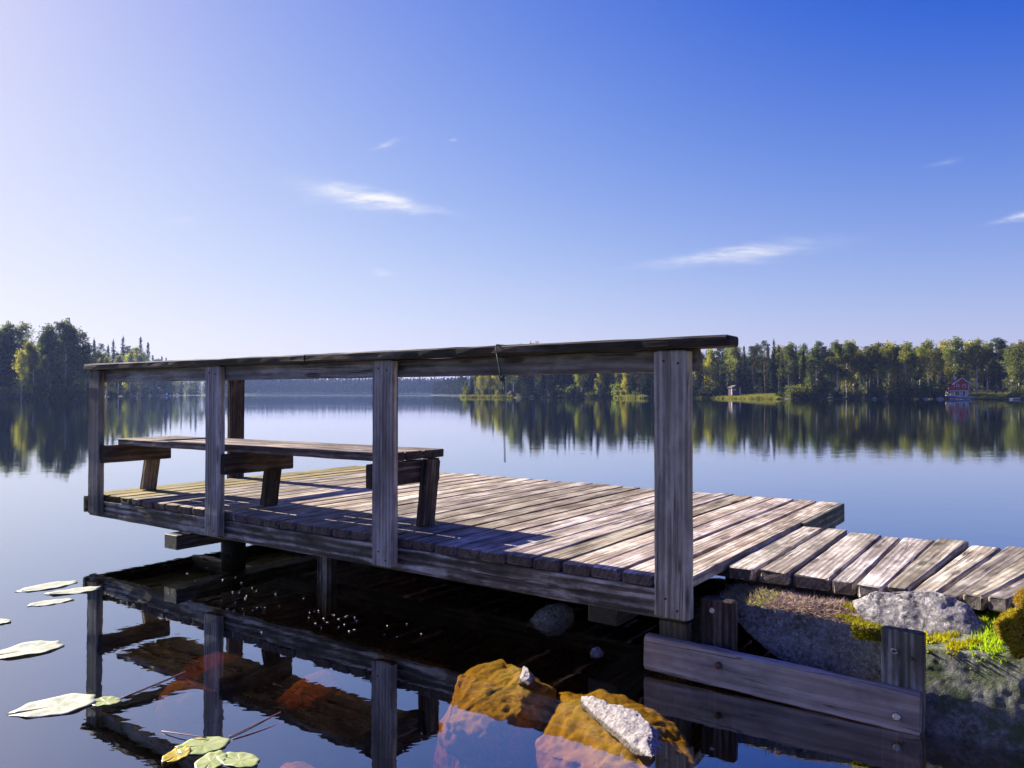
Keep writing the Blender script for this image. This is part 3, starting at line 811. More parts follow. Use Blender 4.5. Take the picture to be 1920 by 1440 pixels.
def padmat(name, a, b, edge):
    m, t = material(name)
    tc = t.n('ShaderNodeTexCoord').outputs['Object']
    oi = t.n('ShaderNodeObjectInfo').outputs['Random']
    v = t.vmath('ADD', tc, t.n('ShaderNodeCombineXYZ', {0: t.math('MULTIPLY', oi, 40.0), 1: 0.0, 2: 0.0}).outputs[0])
    sp = t.n('ShaderNodeSeparateXYZ', {0: tc})
    ang = t.math('ARCTAN2', sp.outputs[1], sp.outputs[0])
    vein = t.rng(t.math('ABSOLUTE', t.math('SINE', t.math('MULTIPLY', ang, 9.0))), 0.0, 0.16, 1.0, 0.0)
    c = t.mix(t.rng(t.noise(v, 16, 5, 0.65), 0.35, 0.65), a, b)
    c = t.mix(t.math('MULTIPLY', vein, 0.15), c, tuple(min(1, q * 1.3) for q in b))
    c = t.mix(t.rng(t.noise(v, 38, 4, 0.7), 0.60, 0.68, 0, 0.8), c, edge)
    d = t.n('ShaderNodeBsdfPrincipled', {'Base Color': c, 'Roughness': 0.32, 'Specular IOR Level': 0.6, 'Normal': t.n('ShaderNodeBump', {'Strength': 0.5, 'Distance': 0.004, 'Height': t.math('ADD', t.noise(v, 22, 3), t.math('MULTIPLY', vein, -0.08))})})
    tr = t.n('ShaderNodeBsdfTranslucent', {'Color': c})
    finish(t, t.n('ShaderNodeMixShader', {0: 0.15, 1: d, 2: tr}))
    return m


M['pad_pale'] = padmat('pale_lily_pad', (0.44, 0.46, 0.30), (0.66, 0.66, 0.50), (0.28, 0.20, 0.10))
M['pad_green'] = padmat('green_lily_pad', (0.28, 0.34, 0.10), (0.46, 0.50, 0.22), (0.36, 0.22, 0.10))
M['pad_yellow'] = padmat('rotting_lily_pad', (0.42, 0.30, 0.02), (0.58, 0.46, 0.05), (0.25, 0.12, 0.01))


def lily_pad(x, y, ln, wd, rot, mat, label, curl=0.012, seed=0, tilt=0.0):
    r = random.Random(seed)
    nseg, nring = 40, 6
    verts = [(0, 0, 0.002)]
    faces = []
    ph = [r.uniform(0, 6.28) for _ in range(4)]
    gap = 0.07
    for j in range(1, nring + 1):
        f = j / nring
        for k in range(nseg + 1):
            a = -math.pi + gap + (2 * math.pi - 2 * gap) * k / nseg
            rad = 1 + 0.04 * math.sin(3 * a + ph[0]) + 0.05 * math.sin(7 * a + ph[1]) * f
            back = 1 + 0.18 * (abs(a) / math.pi) ** 4
            xx = math.cos(a) * ln / 2 * f * rad * back
            yy = math.sin(a) * wd / 2 * f * rad
            zz = 0.001 + 0.14 * curl * f ** 3 * (0.25 + max(0, math.sin(2 * a + ph[2])) + 0.6 * max(0, math.sin(5 * a + ph[3])) * f) + 0.0012 * math.sin(9 * a + ph[1]) * f
            verts.append((xx, yy, zz))
    for k in range(nseg):
        faces.append((0, 1 + k, 2 + k))
    for j in range(nring - 1):
        b0 = 1 + j * (nseg + 1); b1 = b0 + nseg + 1
        for k in range(nseg):
            faces.append((b0 + k, b1 + k, b1 + k + 1, b0 + k + 1))
    me = mesh_from('lily_pad', verts, faces, True)
    o = obj('lily_pad', me, None, mat)
    sol = o.modifiers.new('thickness', 'SOLIDIFY'); sol.thickness = 0.0012; sol.offset = -1
    o.location = L(x, y, WATER + 0.0006)
    o.rotation_euler = (tilt, 0, rot - TH)
    tag(o, label, 'lily pad', 'lily pads floating left of the jetty')
    return o


PADS = [(-3.47, -.715, .30, .15, 1.5, 'pad_pale', 'pale lily pad, farthest of the three overlapping pads by the jetty reflection', .02),
        (-3.235, -.685, .25, .13, 1.15, 'pad_pale', 'pale ragged lily pad overlapping the corner of the jetty reflection', .03),
        (-3.095, -.872, .20, .11, 1.3, 'pad_pale', 'small pale lily pad, nearest of the group of three', .015),
        (-2.93, -1.19, .12, .09, 0.4, 'pad_pale', 'sliver of a lily pad cut by the left picture edge', .02),
        (-2.36, -1.29, .26, .19, 1.35, 'pad_pale', 'white curled lily pad at the left picture edge', .035),
        (-1.622, -1.505, .245, .19, 1.2, 'pad_pale', 'large white lily pad touching a small greenish one', .022),
        (-1.520, -1.39, .105, .085, 0.6, 'pad_green', 'small greenish lily pad beside the large white one', .012),
        (-0.915, -1.39, .15, .125, 0.9, 'pad_green', 'green lily pad with pink stalks at the second reflected post', .012),
        (-0.80, -1.44, .13, .085, 2.2, 'pad_green', 'green lily pad, left of the lowest pair at the bottom edge', .015),
        (-0.735, -1.385, .14, .085, 0.2, 'pad_green', 'green lily pad, right of the lowest pair at the bottom edge', .018)]
for i, (x, y, ln, wd, ro, mt, lab, cu) in enumerate(PADS):
    lily_pad(x, y, ln, wd, ro, M[mt], lab, cu, i + 1)
o = lily_pad(-0.925, -1.475, .10, .07, 2.0, M['pad_yellow'], 'crumpled yellow rotting leaf beside the green lily pads', .03, 31)
o['category'] = 'leaf'; o['group'] = 'lily pads floating left of the jetty'
M['stalk'] = simple('lily_stalk', (0.34, 0.14, 0.11), 0.5, 0, 0.3, 30)
for (p, lab) in [([(-1.50, -1.36, -.384), (-1.53, -1.2, -.381), (-1.56, -1.05, -.384)], 'long pink lily stalk leading away from the small greenish pad'),
                 ([(-.945, -1.36, -.378), (-1.03, -1.40, -.372), (-1.12, -1.41, -.383)], 'pale bent lily stalk left of the green pad'),
                 ([(-.90, -1.31, -.382), (-.905, -1.2, -.381), (-.93, -1.08, -.386)], 'straight pink lily stalk behind the green pad'),
                 ([(-.88, -1.31, -.384), (-.85, -1.22, -.383), (-.86, -1.12, -.387)], 'curved faint lily stalk right of the green pad')]:
    W = [L(*q) for q in p]
    mid = [W[0] * (1 - t_) ** 2 + W[1] * 2 * t_ * (1 - t_) + W[2] * t_ * t_ for t_ in np.linspace(0, 1, 10)]
    o = obj('lily_stalk', tube_mesh([q - W[0] for q in mid], 0.0019, 6), None, M['stalk'])
    o.location = W[0]
    tag(o, lab, 'stalk')

W0, W1 = L(-.10, .16, -.40), L(-.02, .20, -.27)
o = obj('twig', tube_mesh([Vector(), (W1 - W0) * .5 + Vector((.004, 0, .004)), W1 - W0], [.004, .005, .006], 6), None, M['wet'])
o.location = W0
tag(o, 'thin dark twig leaning out of the water left of the timber end', 'twig')
M['petal'] = simple('pale_petal', (0.75, 0.74, 0.66), 0.5, 0, 0.1, 40)
pm = mesh_from('petal', [(-.010, 0, .002), (0, -.005, .001), (.010, 0, .004), (0, .005, .003), (0, 0, .007), (-.002, .009, .006), (.004, .008, .002)], [(0, 1, 4), (1, 2, 4), (2, 3, 4), (3, 0, 4), (3, 5, 6)])
pm.materials.append(M['petal'])


def wpix(px, py):
    """point of the water surface seen at a place of the picture"""
    c = CAM_L[2] - WATER
    d = c * FPX / (py - 737)
    return Vector(((px - 960) / FPX * d, d, 0.002))


rp = random.Random(5)
cl = [(395, 1085, 60, 14, 9), (455, 1112, 70, 16, 18), (500, 1130, 55, 14, 10), (620, 1155, 40, 12, 22), (690, 1170, 50, 10, 8), (470, 1160, 40, 20, 7), (760, 1185, 90, 15, 6)]
for (cx, cy, sx, sy, n) in cl:
    for _ in range(int(n * .7)):
        o = obj('floating_petal', pm)
        o.location = wpix(rp.gauss(cx, sx * .6), max(1062, rp.gauss(cy, sy * .7)))
        o.rotation_euler = (0, 0, rp.uniform(0, 6.28))
        k = rp.uniform(0.35, 0.75); o.scale = (k, k, k)
        tag(o, 'tiny white petal floating on the dark water under the jetty', 'petal', 'white specks floating under the jetty')

# ------------------------------------------------------------------ trees


def leaf_quads(P, size, rs, flat=0.0, droop=0.0):
    """quads of leaf size at points P, random orientation"""
    n = len(P)
    nrm = rs.normal(size=(n, 3)); nrm[:, 2] += flat * np.sign(nrm[:, 2] + 1e-6)
    nrm /= np.linalg.norm(nrm, axis=1)[:, None]
    t1 = np.cross(nrm, rs.normal(size=(n, 3))); t1 /= np.linalg.norm(t1, axis=1)[:, None]
    t2 = np.cross(nrm, t1)
    s1 = (size * rs.uniform(.6, 1.3, n))[:, None]; s2 = (size * rs.uniform(.35, .8, n))[:, None]
    V = np.stack([P - t1 * s1, P + t2 * s2, P + t1 * s1, P - t2 * s2], 1)
    V[:, :, 2] -= droop * rs.uniform(0, 1, n)[:, None]
    return V.reshape(-1, 3)


def quads_mesh(name, V, mat):
    n = len(V) // 4
    me = bpy.data.meshes.new(name)
    me.vertices.add(n * 4); me.vertices.foreach_set('co', np.ascontiguousarray(V, np.float32).ravel())
    me.loops.add(n * 4); me.loops.foreach_set('vertex_index', np.arange(n * 4, dtype=np.int32))
    me.polygons.add(n); me.polygons.foreach_set('loop_start', np.arange(0, n * 4, 4, dtype=np.int32))
    me.update(calc_edges=True)
    me.materials.append(mat)
    return me


def join_tubes(name, tubes, mat):
    verts, faces = [], []
    for (pts, rad, n) in tubes:
        m_ = tube_mesh(pts, rad, n)
        b = len(verts)
        verts += [v.co.copy() for v in m_.vertices]
        faces += [tuple(b + k for k in p.vertices) for p in m_.polygons]
        bpy.data.meshes.remove(m_)
    me = mesh_from(name, verts, faces, True)
    me.materials.append(mat)
    return me


def make_birch(seed, mat, H=15.0, wide=1.0, low=0.22):
    rs = np.random.RandomState(seed); r = random.Random(seed)
    bend = [r.uniform(-.5, .5) for _ in range(2)]
    axis = lambda z: Vector((bend[0] * (z / H) ** 2, bend[1] * (z / H) ** 2, z))
    tubes = [([axis(H * k / 8) for k in range(9)], [0.17 * (1 - k / 8.6) + 0.02 for k in range(9)], 7)]
    P = []
    for k in range(46):
        z0 = H * (low + (0.93 - low) * (k / 46) ** 0.85)
        tt = (z0 / H - low) / (1 - low)
        rad = wide * (2.3 * math.sin(min(1, tt * 1.15 + 0.22) * math.pi * 0.92) ** 0.8 + 0.25) * r.uniform(.55, 1.15)
        a = r.uniform(0, 6.28)
        b = axis(z0)
        tip = b + Vector((math.cos(a) * rad, math.sin(a) * rad, rad * r.uniform(.35, .95)))
        mid = (b + tip) / 2 + Vector((0, 0, .25))
        tubes.append(([b, mid, tip], [0.045, 0.03, 0.012], 4))
        for f in (0.45, 0.72, 1.0):
            c = np.array(b.lerp(tip, f) + Vector((0, 0, .2)))
            n = int(30 * f + 8)
            q = np.clip(rs.normal(size=(n, 3)), -1.5, 1.5) * np.array([.42, .42, .5]) * (0.7 + .5 * f)
            q[:, 2] -= np.abs(q[:, 2]) * .4
            P.append(c + q)
    P.append(np.array(axis(H * .97)) + np.clip(rs.normal(size=(60, 3)), -1.3, 1.3) * np.array([.28, .28, .6]))
    return join_tubes('birch_trunk', tubes, M['birch_bark']), quads_mesh('birch_crown', leaf_quads(np.concatenate(P), .19, rs, 0, .15), mat)


def make_spruce(seed, H=16.0, Rb=2.3, low=0.08):
    rs = np.random.RandomState(seed); r = random.Random(seed)
    tubes = [([(0, 0, H * k / 6) for k in range(7)], [0.2 * (1 - k / 6.2) + 0.01 for k in range(7)], 7)]
    V = []
    z = H * low
    while z < H * .985:
        tt = (z / H - low) / (1 - low)
        R0 = Rb * (1 - tt) ** .85 * r.uniform(.75, 1.12) + .12
        nb = max(4, int(7 - 3 * tt)) + r.randint(0, 2)
        a0 = r.uniform(0, 6)
        for k in range(nb):
            a = a0 + 6.283 * k / nb + r.uniform(-.3, .3)
            R1 = R0 * r.uniform(.65, 1.15)
            drop = R1 * (0.38 - 0.55 * tt)
            n = max(3, int(R1 * 7))
            f = (np.arange(n) + .6) / n
            P = np.stack([np.cos(a) * R1 * f, np.sin(a) * R1 * f, z - drop * f ** 1.2 + .1 * R1 * f ** 4], 1)
            P += rs.normal(size=P.shape) * .07
            V.append(leaf_quads(P, .23 + .09 * (1 - tt), rs, 1.2, .10))
        z += r.uniform(.30, .46) * (1 - .45 * tt)
    V.append(leaf_quads(np.stack([rs.normal(size=14) * .05, rs.normal(size=14) * .05, np.linspace(H * .93, H * 1.01, 14)], 1), .13, rs))
    return join_tubes('spruce_trunk', tubes, M['spruce_bark']), quads_mesh('spruce_crown', np.concatenate(V), M['spruce_leaf'])


def make_pine(seed, H=16.0, low=0.42):
    rs = np.random.RandomState(seed); r = random.Random(seed)
    bend = r.uniform(-.6, .6)
    axis = lambda z: Vector((bend * math.sin(z / H * 2), bend * .4 * math.sin(z / H * 3), z))
    tubes = [([axis(H * k / 8) for k in range(9)], [0.21 * (1 - k / 9) + .02 for k in range(9)], 7)]
    P = []
    for k in range(24):
        tt = k / 23
        z0 = H * (low + (.97 - low) * tt)
        rad = (2.5 * (1 - tt ** 2.2) + .5) * r.uniform(.5, 1.1)
        a = r.uniform(0, 6.28)
        b = axis(z0)
        tip = b + Vector((math.cos(a) * rad, math.sin(a) * rad, rad * r.uniform(.1, .5)))
        tubes.append(([b, (b + tip) / 2 + Vector((0, 0, -.1)), tip], [.06, .04, .015], 4))
        for f in (.55, .8, 1.0):
            n = int(34 * f)
            P.append(np.array(b.lerp(tip, f)) + np.clip(rs.normal(size=(n, 3)), -1.5, 1.5) * np.array([.42, .42, .26]))
    return join_tubes('pine_trunk', tubes, M['pine_bark']), quads_mesh('pine_crown', leaf_quads(np.concatenate(P), .19, rs, .6), M['pine_leaf'])


def make_bush(seed, mat, H=3.2):
    rs = np.random.RandomState(seed); r = random.Random(seed)
    tubes, P = [], []
    for k in range(16):
        a = r.uniform(0, 6.28); rad = r.uniform(.2, 1.9); h = H * r.uniform(.35, 1.0) * (1 - .25 * rad / 1.9)
        tip = Vector((math.cos(a) * rad, math.sin(a) * rad, h))
        tubes.append(([(0, 0, -.2), tip * .5 + Vector((0, 0, .2)), tip], [.05, .03, .012], 4))
        for f in (.35, .65, 1.0):
            P.append(np.array(tip * f) + rs.normal(size=(28, 3)) * np.array([.4, .4, .35]))
    return join_tubes('shrub_stem', tubes, M['spruce_bark']), quads_mesh('shrub_crown', leaf_quads(np.concatenate(P), .17, rs), mat)


PROTO = {
    'birch': [make_birch(s_, M['birch_leaf'], 15, w_, lo) for s_, w_, lo in ((1, 1.0, .34), (2, .8, .42), (3, 1.15, .28), (4, .9, .45))],
    'gold': [make_birch(s_, M['birch_yellow'], 14, w_, .2) for s_, w_ in ((5, 1.0), (6, .85))] + [make_birch(10, M['birch_yellow'], 14, 1.15, .03)],
    'alder': [make_birch(s_, M['alder_leaf'], 14, w_, lo) for s_, w_, lo in ((7, 1.2, .1), (8, 1.0, .14), (9, 1.35, .08))],
    'spruce': [make_spruce(s_, 16, rb, lo) for s_, rb, lo in ((11, 2.3, .06), (12, 1.9, .08), (13, 2.6, .1), (14, 1.7, .05))],
    'pine': [make_pine(s_, 16, lo) for s_, lo in ((21, .4), (22, .5), (23, .35))],
    'willow': [make_bush(s_, M['alder_leaf']) for s_ in (31, 32)] + [make_bush(33, M['birch_leaf'])],
}
REALH = {'birch': 15, 'gold': 14, 'alder': 14, 'spruce': 16, 'pine': 16, 'willow': 3.2}
NAME = {'birch': 'birch_tree', 'gold': 'birch_tree', 'alder': 'alder_tree', 'spruce': 'spruce_tree', 'pine': 'pine_tree', 'willow': 'willow_shrub'}
WORD = {'birch': 'green birch', 'gold': 'yellowing birch', 'alder': 'broad dark alder', 'spruce': 'pointed dark spruce', 'pine': 'tall pine', 'willow': 'low willow shrub'}
tr_r = random.Random(77)
TREES = []


def tree(kind, px, d, h, row, side, z=None, variant=None):
    X, Y = ppt(px, d)
    zz = float(height_at([[X, Y]])[0]) if z is None else z
    TREES.append(dict(kind=kind, px=px, pos=(X, Y, max(zz, .05) - .1), h=h, row=row, side=side, v=variant if variant is not None else tr_r.randrange(len(PROTO[kind]))))


def shore_d(px):
    """depth of the near shoreline along a bearing (px of the picture)"""
    best = None
    k = (px - 960) / FPX
    for a, b in zip(SHORE, SHORE[1:]):
        f0 = a[0] - k * a[1]; f1 = b[0] - k * b[1]
        if f0 * f1 <= 0 and f0 != f1 and a[1] > 60:
            d = a[1] + (b[1] - a[1]) * f0 / (f0 - f1)
            best = d if best is None else min(best, d)
    return best or 200


def htop(px, ytop, d):
    return (737 - ytop) / FPX * d + 1.1


# right shore, front row: kinds follow the photograph from the headland to the right edge
right = [(872, 'alder', 714), (886, 'spruce', 690), (902, 'gold', 690), (918, 'birch', 684), (934, 'gold', 676), (948, 'birch', 668), (964, 'birch', 652), (980, 'pine', 644), (994, 'spruce', 637), (1004, 'birch', 640),
         (1018, 'spruce', 648), (1034, 'pine', 650), (1046, 'spruce', 639), (1060, 'spruce', 652), (1076, 'spruce', 650), (1082, 'gold', 690), (1094, 'pine', 648), (1110, 'spruce', 645), (1122, 'spruce', 637), (1126, 'gold', 690), (1140, 'spruce', 652), (1152, 'pine', 650), (1166, 'spruce', 655), (1172, 'gold', 694), (1184, 'spruce', 648), (1200, 'pine', 655), (1214, 'spruce', 650),
         (1230, 'spruce', 655), (1246, 'birch', 650), (1262, 'pine', 648), (1280, 'spruce', 650), (1302, 'gold', 648), (1318, 'birch', 662), (1334, 'gold', 652), (1350, 'pine', 648), (1364, 'alder', 652), (1380, 'birch', 646), (1396, 'spruce', 650), (1412, 'pine', 652),
         (1436, 'pine', 640), (1450, 'spruce', 640), (1462, 'birch', 668), (1478, 'birch', 640), (1492, 'spruce', 648), (1506, 'spruce', 654), (1520, 'alder', 690), (1532, 'alder', 646), (1540, 'pine', 640), (1556, 'alder', 652), (1572, 'birch', 636), (1586, 'birch', 640), (1600, 'gold', 638), (1614, 'birch', 650), (1630, 'birch', 644), (1646, 'birch', 642),
         (1664, 'gold', 640), (1680, 'birch', 648), (1698, 'birch', 638), (1712, 'alder', 654), (1726, 'birch', 646), (1742, 'birch', 634), (1758, 'birch', 650), (1772, 'gold', 646), (1788, 'birch', 640), (1804, 'spruce', 645), (1818, 'gold', 644), (1832, 'birch', 642), (1850, 'birch', 650), (1866, 'pine', 638), (1880, 'pine', 642), (1896, 'alder', 646), (1912, 'birch', 640), (1930, 'alder', 650), (1950, 'birch', 640), (1975, 'spruce', 642), (2000, 'birch', 640)]
for (px, k, yt) in right:
    px += tr_r.uniform(-2, 2)
    d0 = shore_d(px)
    d = d0 + (tr_r.uniform(3, 7) if yt < 680 else 2.5)
    if 1355 < px < 1462: d = d0 + tr_r.uniform(24, 30)
    if 1768 < px < 1890: d = d0 + tr_r.uniform(15, 20)
    tree(k, px, d, htop(px, yt + tr_r.uniform(-2, 3), d), 0, 'right')
for row, (off, step) in enumerate(((13, 19), (22, 21), (34, 24))):
    px = 884 + 7 * row
    while px < 2010:
        d = shore_d(px) + off + tr_r.uniform(-2, 3) + (18 if 1355 < px < 1462 or 1768 < px < 1890 else 0)
        yt = 652 + tr_r.uniform(-6, 14) + max(0, (980 - px) * .45)
        k = tr_r.choice(['spruce', 'spruce', 'pine', 'birch', 'alder', 'spruce'])
        tree(k, px, d, htop(px, yt, d) - 1, row + 1, 'right')
        px += step * tr_r.uniform(.8, 1.2)
# shrubs and young trees along the water
for px in list(np.arange(880, 1215, 26)) + list(np.arange(1296, 1356, 20)) + list(np.arange(1466, 1770, 16)) + list(np.arange(1896, 1990, 17)):
    px = float(px) + tr_r.uniform(-6, 6)
    tree('willow', px, shore_d(px) + tr_r.uniform(1.6, 3.5), tr_r.uniform(1.6, 4.6), 0, 'right')
# left shore
left = [(-60, 'alder', 620), (-36, 'spruce', 625), (-14, 'alder', 618), (6, 'alder', 624), (18, 'alder', 612), (40, 'alder', 612), (52, 'birch', 640), (62, 'alder', 650),  (80, 'alder', 628), (94, 'alder', 612), (110, 'pine', 604), (122, 'alder', 600), (138, 'alder', 612), (150, 'pine', 622), (88, 'birch', 668), (160, 'alder', 640)]
for (px, k, yt) in left:
    d = shore_d(px) + (3 if yt > 635 else 20 if px < 45 else 7)
    tree(k, px, d, htop(px, yt, d), 0, 'left')
for (px, k, yt, dd) in [(166, 'spruce', 642, 30), (176, 'spruce', 634, 34), (186, 'pine', 644, 40), (194, 'birch', 662, 26), (202, 'spruce', 646, 40), (212, 'spruce', 636, 44), (220, 'birch', 660, 20), (230, 'spruce', 630, 24), (238, 'pine', 648, 20), (246, 'gold', 656, 12), (254, 'birch', 650, 16), (263, 'spruce', 630, 18),
                        (270, 'alder', 660, 10), (277, 'spruce', 640, 12), (286, 'spruce', 664, 10), (294, 'birch', 672, 8), (303, 'spruce', 666, 10), (311, 'spruce', 668, 8), (320, 'spruce', 674, 8), (330, 'birch', 686, 8), (340, 'spruce', 676, 8), (350, 'alder', 690, 8), (358, 'spruce', 676, 10), (367, 'spruce', 672, 10), (376, 'birch', 690, 8), (386, 'spruce', 690, 10), (398, 'birch', 700, 10), (410, 'spruce', 704, 10), (424, 'spruce', 710, 10)]:
    d = shore_d(px) + dd
    tree(k, px, d, htop(px, yt, d), 0, 'far_left')
for row, off in enumerate((16, 26)):
    px = -70.0
    while px < 330:
        d = shore_d(px) + off + tr_r.uniform(-2, 3)
        yt = np.interp(px, [-70, 20, 60, 110, 160, 260, 330], [628, 622, 652, 615, 648, 650, 680]) + tr_r.uniform(0, 8)
        tree(tr_r.choice(['spruce', 'alder', 'pine', 'spruce']), px, d, htop(px, yt, d) - 1, row + 1, 'left')
        px += 19 * tr_r.uniform(.8, 1.2)
for px in list(np.arange(-20, 170, 17)) + list(np.arange(205, 330, 14)):
    px = float(px) + tr_r.uniform(-5, 5)
    tree('willow', px, shore_d(px) + 2.5, tr_r.uniform(2.0, 4.2) * (shore_d(px) / 190) ** .5, 0, 'left')

for (px, k, yt, dd) in [(40, 'gold', 655, 0.8)]:
    d = shore_d(px) + dd
    tree(k, px, d, htop(px, yt, d), 0, 'left', variant=2)
for (px, k, yt, dd) in [(186, 'birch', 668, 6), (200, 'gold', 668, 5), (222, 'birch', 664, 5), (243, 'gold', 662, 5), (258, 'birch', 662, 4), (281, 'birch', 676, 4)]:
    d = shore_d(px) + dd
    tree(k, px, d, htop(px, yt, d), 0, 'far_left')

# labels: each front tree by its kind and its place along its own shore
front_sorted = {s_: sorted([t_ for t_ in TREES if t_['side'] == s_ and t_['row'] == 0 and t_['kind'] != 'willow'], key=lambda q: q['px']) for s_ in ('right', 'left', 'far_left')}


def ordn(n):
    return f"{n}{'th' if 10 <= n % 100 <= 20 else {1: 'st', 2: 'nd', 3: 'rd'}.get(n % 10, 'th')}"


COTTAGE_PX = 1798
for s_, lst in front_sorted.items():
    if s_ == 'right':
        lf = [t_ for t_ in lst if t_['px'] < COTTAGE_PX][::-1]; rg = [t_ for t_ in lst if t_['px'] >= COTTAGE_PX]
        for n, t_ in enumerate(lf): t_['label'] = f"{WORD[t_['kind']]} on right shore, {ordn(n + 1)} front tree left of the red cottage"
        for n, t_ in enumerate(rg): t_['label'] = f"{WORD[t_['kind']]} on right shore, {ordn(n + 1)} front tree right of the red cottage"
    elif s_ == 'left':
        for n, t_ in enumerate(lst): t_['label'] = f"{WORD[t_['kind']]} on near left shore, {ordn(n + 1)} front tree from left edge"
    else:
        for n, t_ in enumerate(lst): t_['label'] = f"{WORD[t_['kind']]} on receding left shore, {ordn(n + 1)} tree from the big alders"
for s_ in ('right', 'left'):
    for n, t_ in enumerate(sorted([t_ for t_ in TREES if t_['side'] == s_ and t_['kind'] == 'willow'], key=lambda q: q['px'])):
        t_['label'] = f"low willow shrub at the {s_} waterline, {ordn(n + 1)} shrub from the left"
for s_ in ('right', 'left'):
    for k in WORD:
        rowt = sorted([t_ for t_ in TREES if t_['side'] == s_ and t_['row'] > 0 and t_['kind'] == k], key=lambda q: q['px'])
        for n, t_ in enumerate(rowt):
            t_['back'] = f"{WORD[k]} behind the {s_} shore's front trees, {ordn(n + 1)} such from left"
for t_ in TREES:
    k = t_['kind']
    e = empty(NAME[k], Matrix.Translation(t_['pos']) @ Matrix.Rotation(tr_r.uniform(0, 6.28), 4, 'Z'))
    sc = t_['h'] / REALH[k]
    wsc = sc * tr_r.uniform(.9, 1.15) if k != 'willow' else sc * tr_r.uniform(1.0, 1.5)
    e.scale = (wsc, wsc, sc)
    tm, cm = PROTO[k][t_['v']]
    obj('trunk', tm, e); obj('crown', cm, e)
    if 'label' in t_:
        tag(e, t_['label'], 'shrub' if k == 'willow' else 'tree', {'right': 'front trees of the right shore', 'left': 'front trees of the near left shore', 'far_left': 'trees of the receding left shore'}[t_['side']] if k != 'willow' else 'shrubs at the waterline')
    else:
        tag(e, t_['back'], 'tree', f"{NAME[k]} tops behind the front trees of the {t_['side']} shore")

# far woods: one mass
rs = np.random.RandomState(9)
V = []


def far_tree(X, Y, h, wd):
    z0 = float(height_at([[X, Y]])[0])
    n = 34
    f = rs.uniform(0, 1, n) ** .8
    a = rs.uniform(0, 6.283, n)
    r_ = wd * (1 - f) ** .8 * rs.uniform(.5, 1, n)
    P = np.stack([X + np.cos(a) * r_, Y + np.sin(a) * r_, z0 + h * (.1 + .9 * f)], 1)
    V.append(leaf_quads(P, .5 + .045 * h, rs, .4) if h > 6 else leaf_quads(P, .4, rs))


fp = []
for px in np.arange(395, 1010, 2.2):
    for off in (6, 16, 28, 45, 70, 100):
        pj = px + rs.uniform(-1.2, 1.2)
        # the far shoreline of this bearing (largest depth)
        dl = [600, 760, 900, 960, 980, 940, 945]
        d = np.interp(pj, [395, 440, 480, 600, 720, 800, 1010], dl) + off + rs.uniform(-4, 4)
        X, Y = ppt(pj, d)
        fp.append((X, Y, rs.uniform(13, 20)))
for px in np.arange(814, 872, 1.8):
    for off in (4, 10, 20):
        d = np.interp(px, [812, 830, 862, 872], [705, 625, 530, 470]) + off + rs.uniform(-2, 2)
        X, Y = ppt(px + rs.uniform(-.8, .8), d)
        fp.append((X, Y, rs.uniform(8, 13)))
for (X, Y, h) in fp:
    far_tree(X, Y, h, rs.uniform(1.6, 2.6))
o = obj('far_forest', quads_mesh('far_forest', np.concatenate(V), M['far_leaf']))
tag(o, 'hazy blue forest along the far shore beyond the lake', 'forest', kind='stuff')
V = []
for px in np.arange(890, 2060, 4.5):
    for off in (44, 55, 68):
        d = shore_d(px) + off + rs.uniform(-3, 3)
        X, Y = ppt(px, d)
        far_tree(X, Y, htop(px, 664 + rs.uniform(0, 12) + max(0, (980 - px) * .45), d) - 3, rs.uniform(1.8, 3.0))
for px in np.arange(-90, 330, 5):
    for off in (38, 50):
        d = shore_d(px) + off + rs.uniform(-3, 3)
        X, Y = ppt(px, d)
        far_tree(X, Y, htop(px, np.interp(px, [-70, 20, 60, 110, 160, 260, 330], [636, 632, 660, 626, 658, 662, 690]) + rs.uniform(0, 8), d) - 3, rs.uniform(1.8, 3.0))
o = obj('forest_interior', quads_mesh('forest_interior', np.concatenate(V), M['spruce_leaf']))
tag(o, 'dark wood filling the depth behind the shore trees', 'forest', kind='stuff')

# grass at the water's edge
GV, GF = [], []


def grass(px0, px1, d_off, n, h, dens=1):
    for _ in range(n):
        px = tr_r.uniform(px0, px1)
        d = shore_d(px) + tr_r.uniform(*d_off)
        X, Y = ppt(px, d)
        z0 = max(0.0, float(GH[0])) if False else 0.0
        GP.append((X, Y, h * tr_r.uniform(.5, 1.2)))


GP = []
grass(862, 962, (-1.5, 3), 1500, .9)
grass(1150, 1222, (-1.5, 3), 1200, .9)
grass(1300, 1358, (-1, 1.5), 700, .6)
grass(1352, 1468, (-2.5, 4), 4200, .6)
grass(1360, 1455, (4, 24), 7000, .45)
grass(1816, 1905, (2, 12), 3600, .4)
zz = np.maximum(height_at(np.array([(p[0], p[1]) for p in GP])), -.1)
for (X, Y, h), z0 in zip(GP, zz):
    a = tr_r.uniform(0, 6.28); wd = .12
    b = len(GV)
    dx, dy = math.cos(a) * wd, math.sin(a) * wd
    lx, ly = tr_r.uniform(-.3, .3) * h, tr_r.uniform(-.3, .3) * h
    GV += [(X - dx, Y - dy, z0), (X + dx, Y + dy, z0), (X + dx * .5 + lx, Y + dy * .5 + ly, z0 + h), (X - dx * .5 + lx, Y - dy * .5 + ly, z0 + h)]
    GF.append((b, b + 1, b + 2, b + 3))
me = mesh_from('grass', GV, GF); me.materials.append(M['reed'])
tag(obj('shore_grass', me), 'yellow green grass and reeds fringing the far waterline', 'grass', kind='stuff')

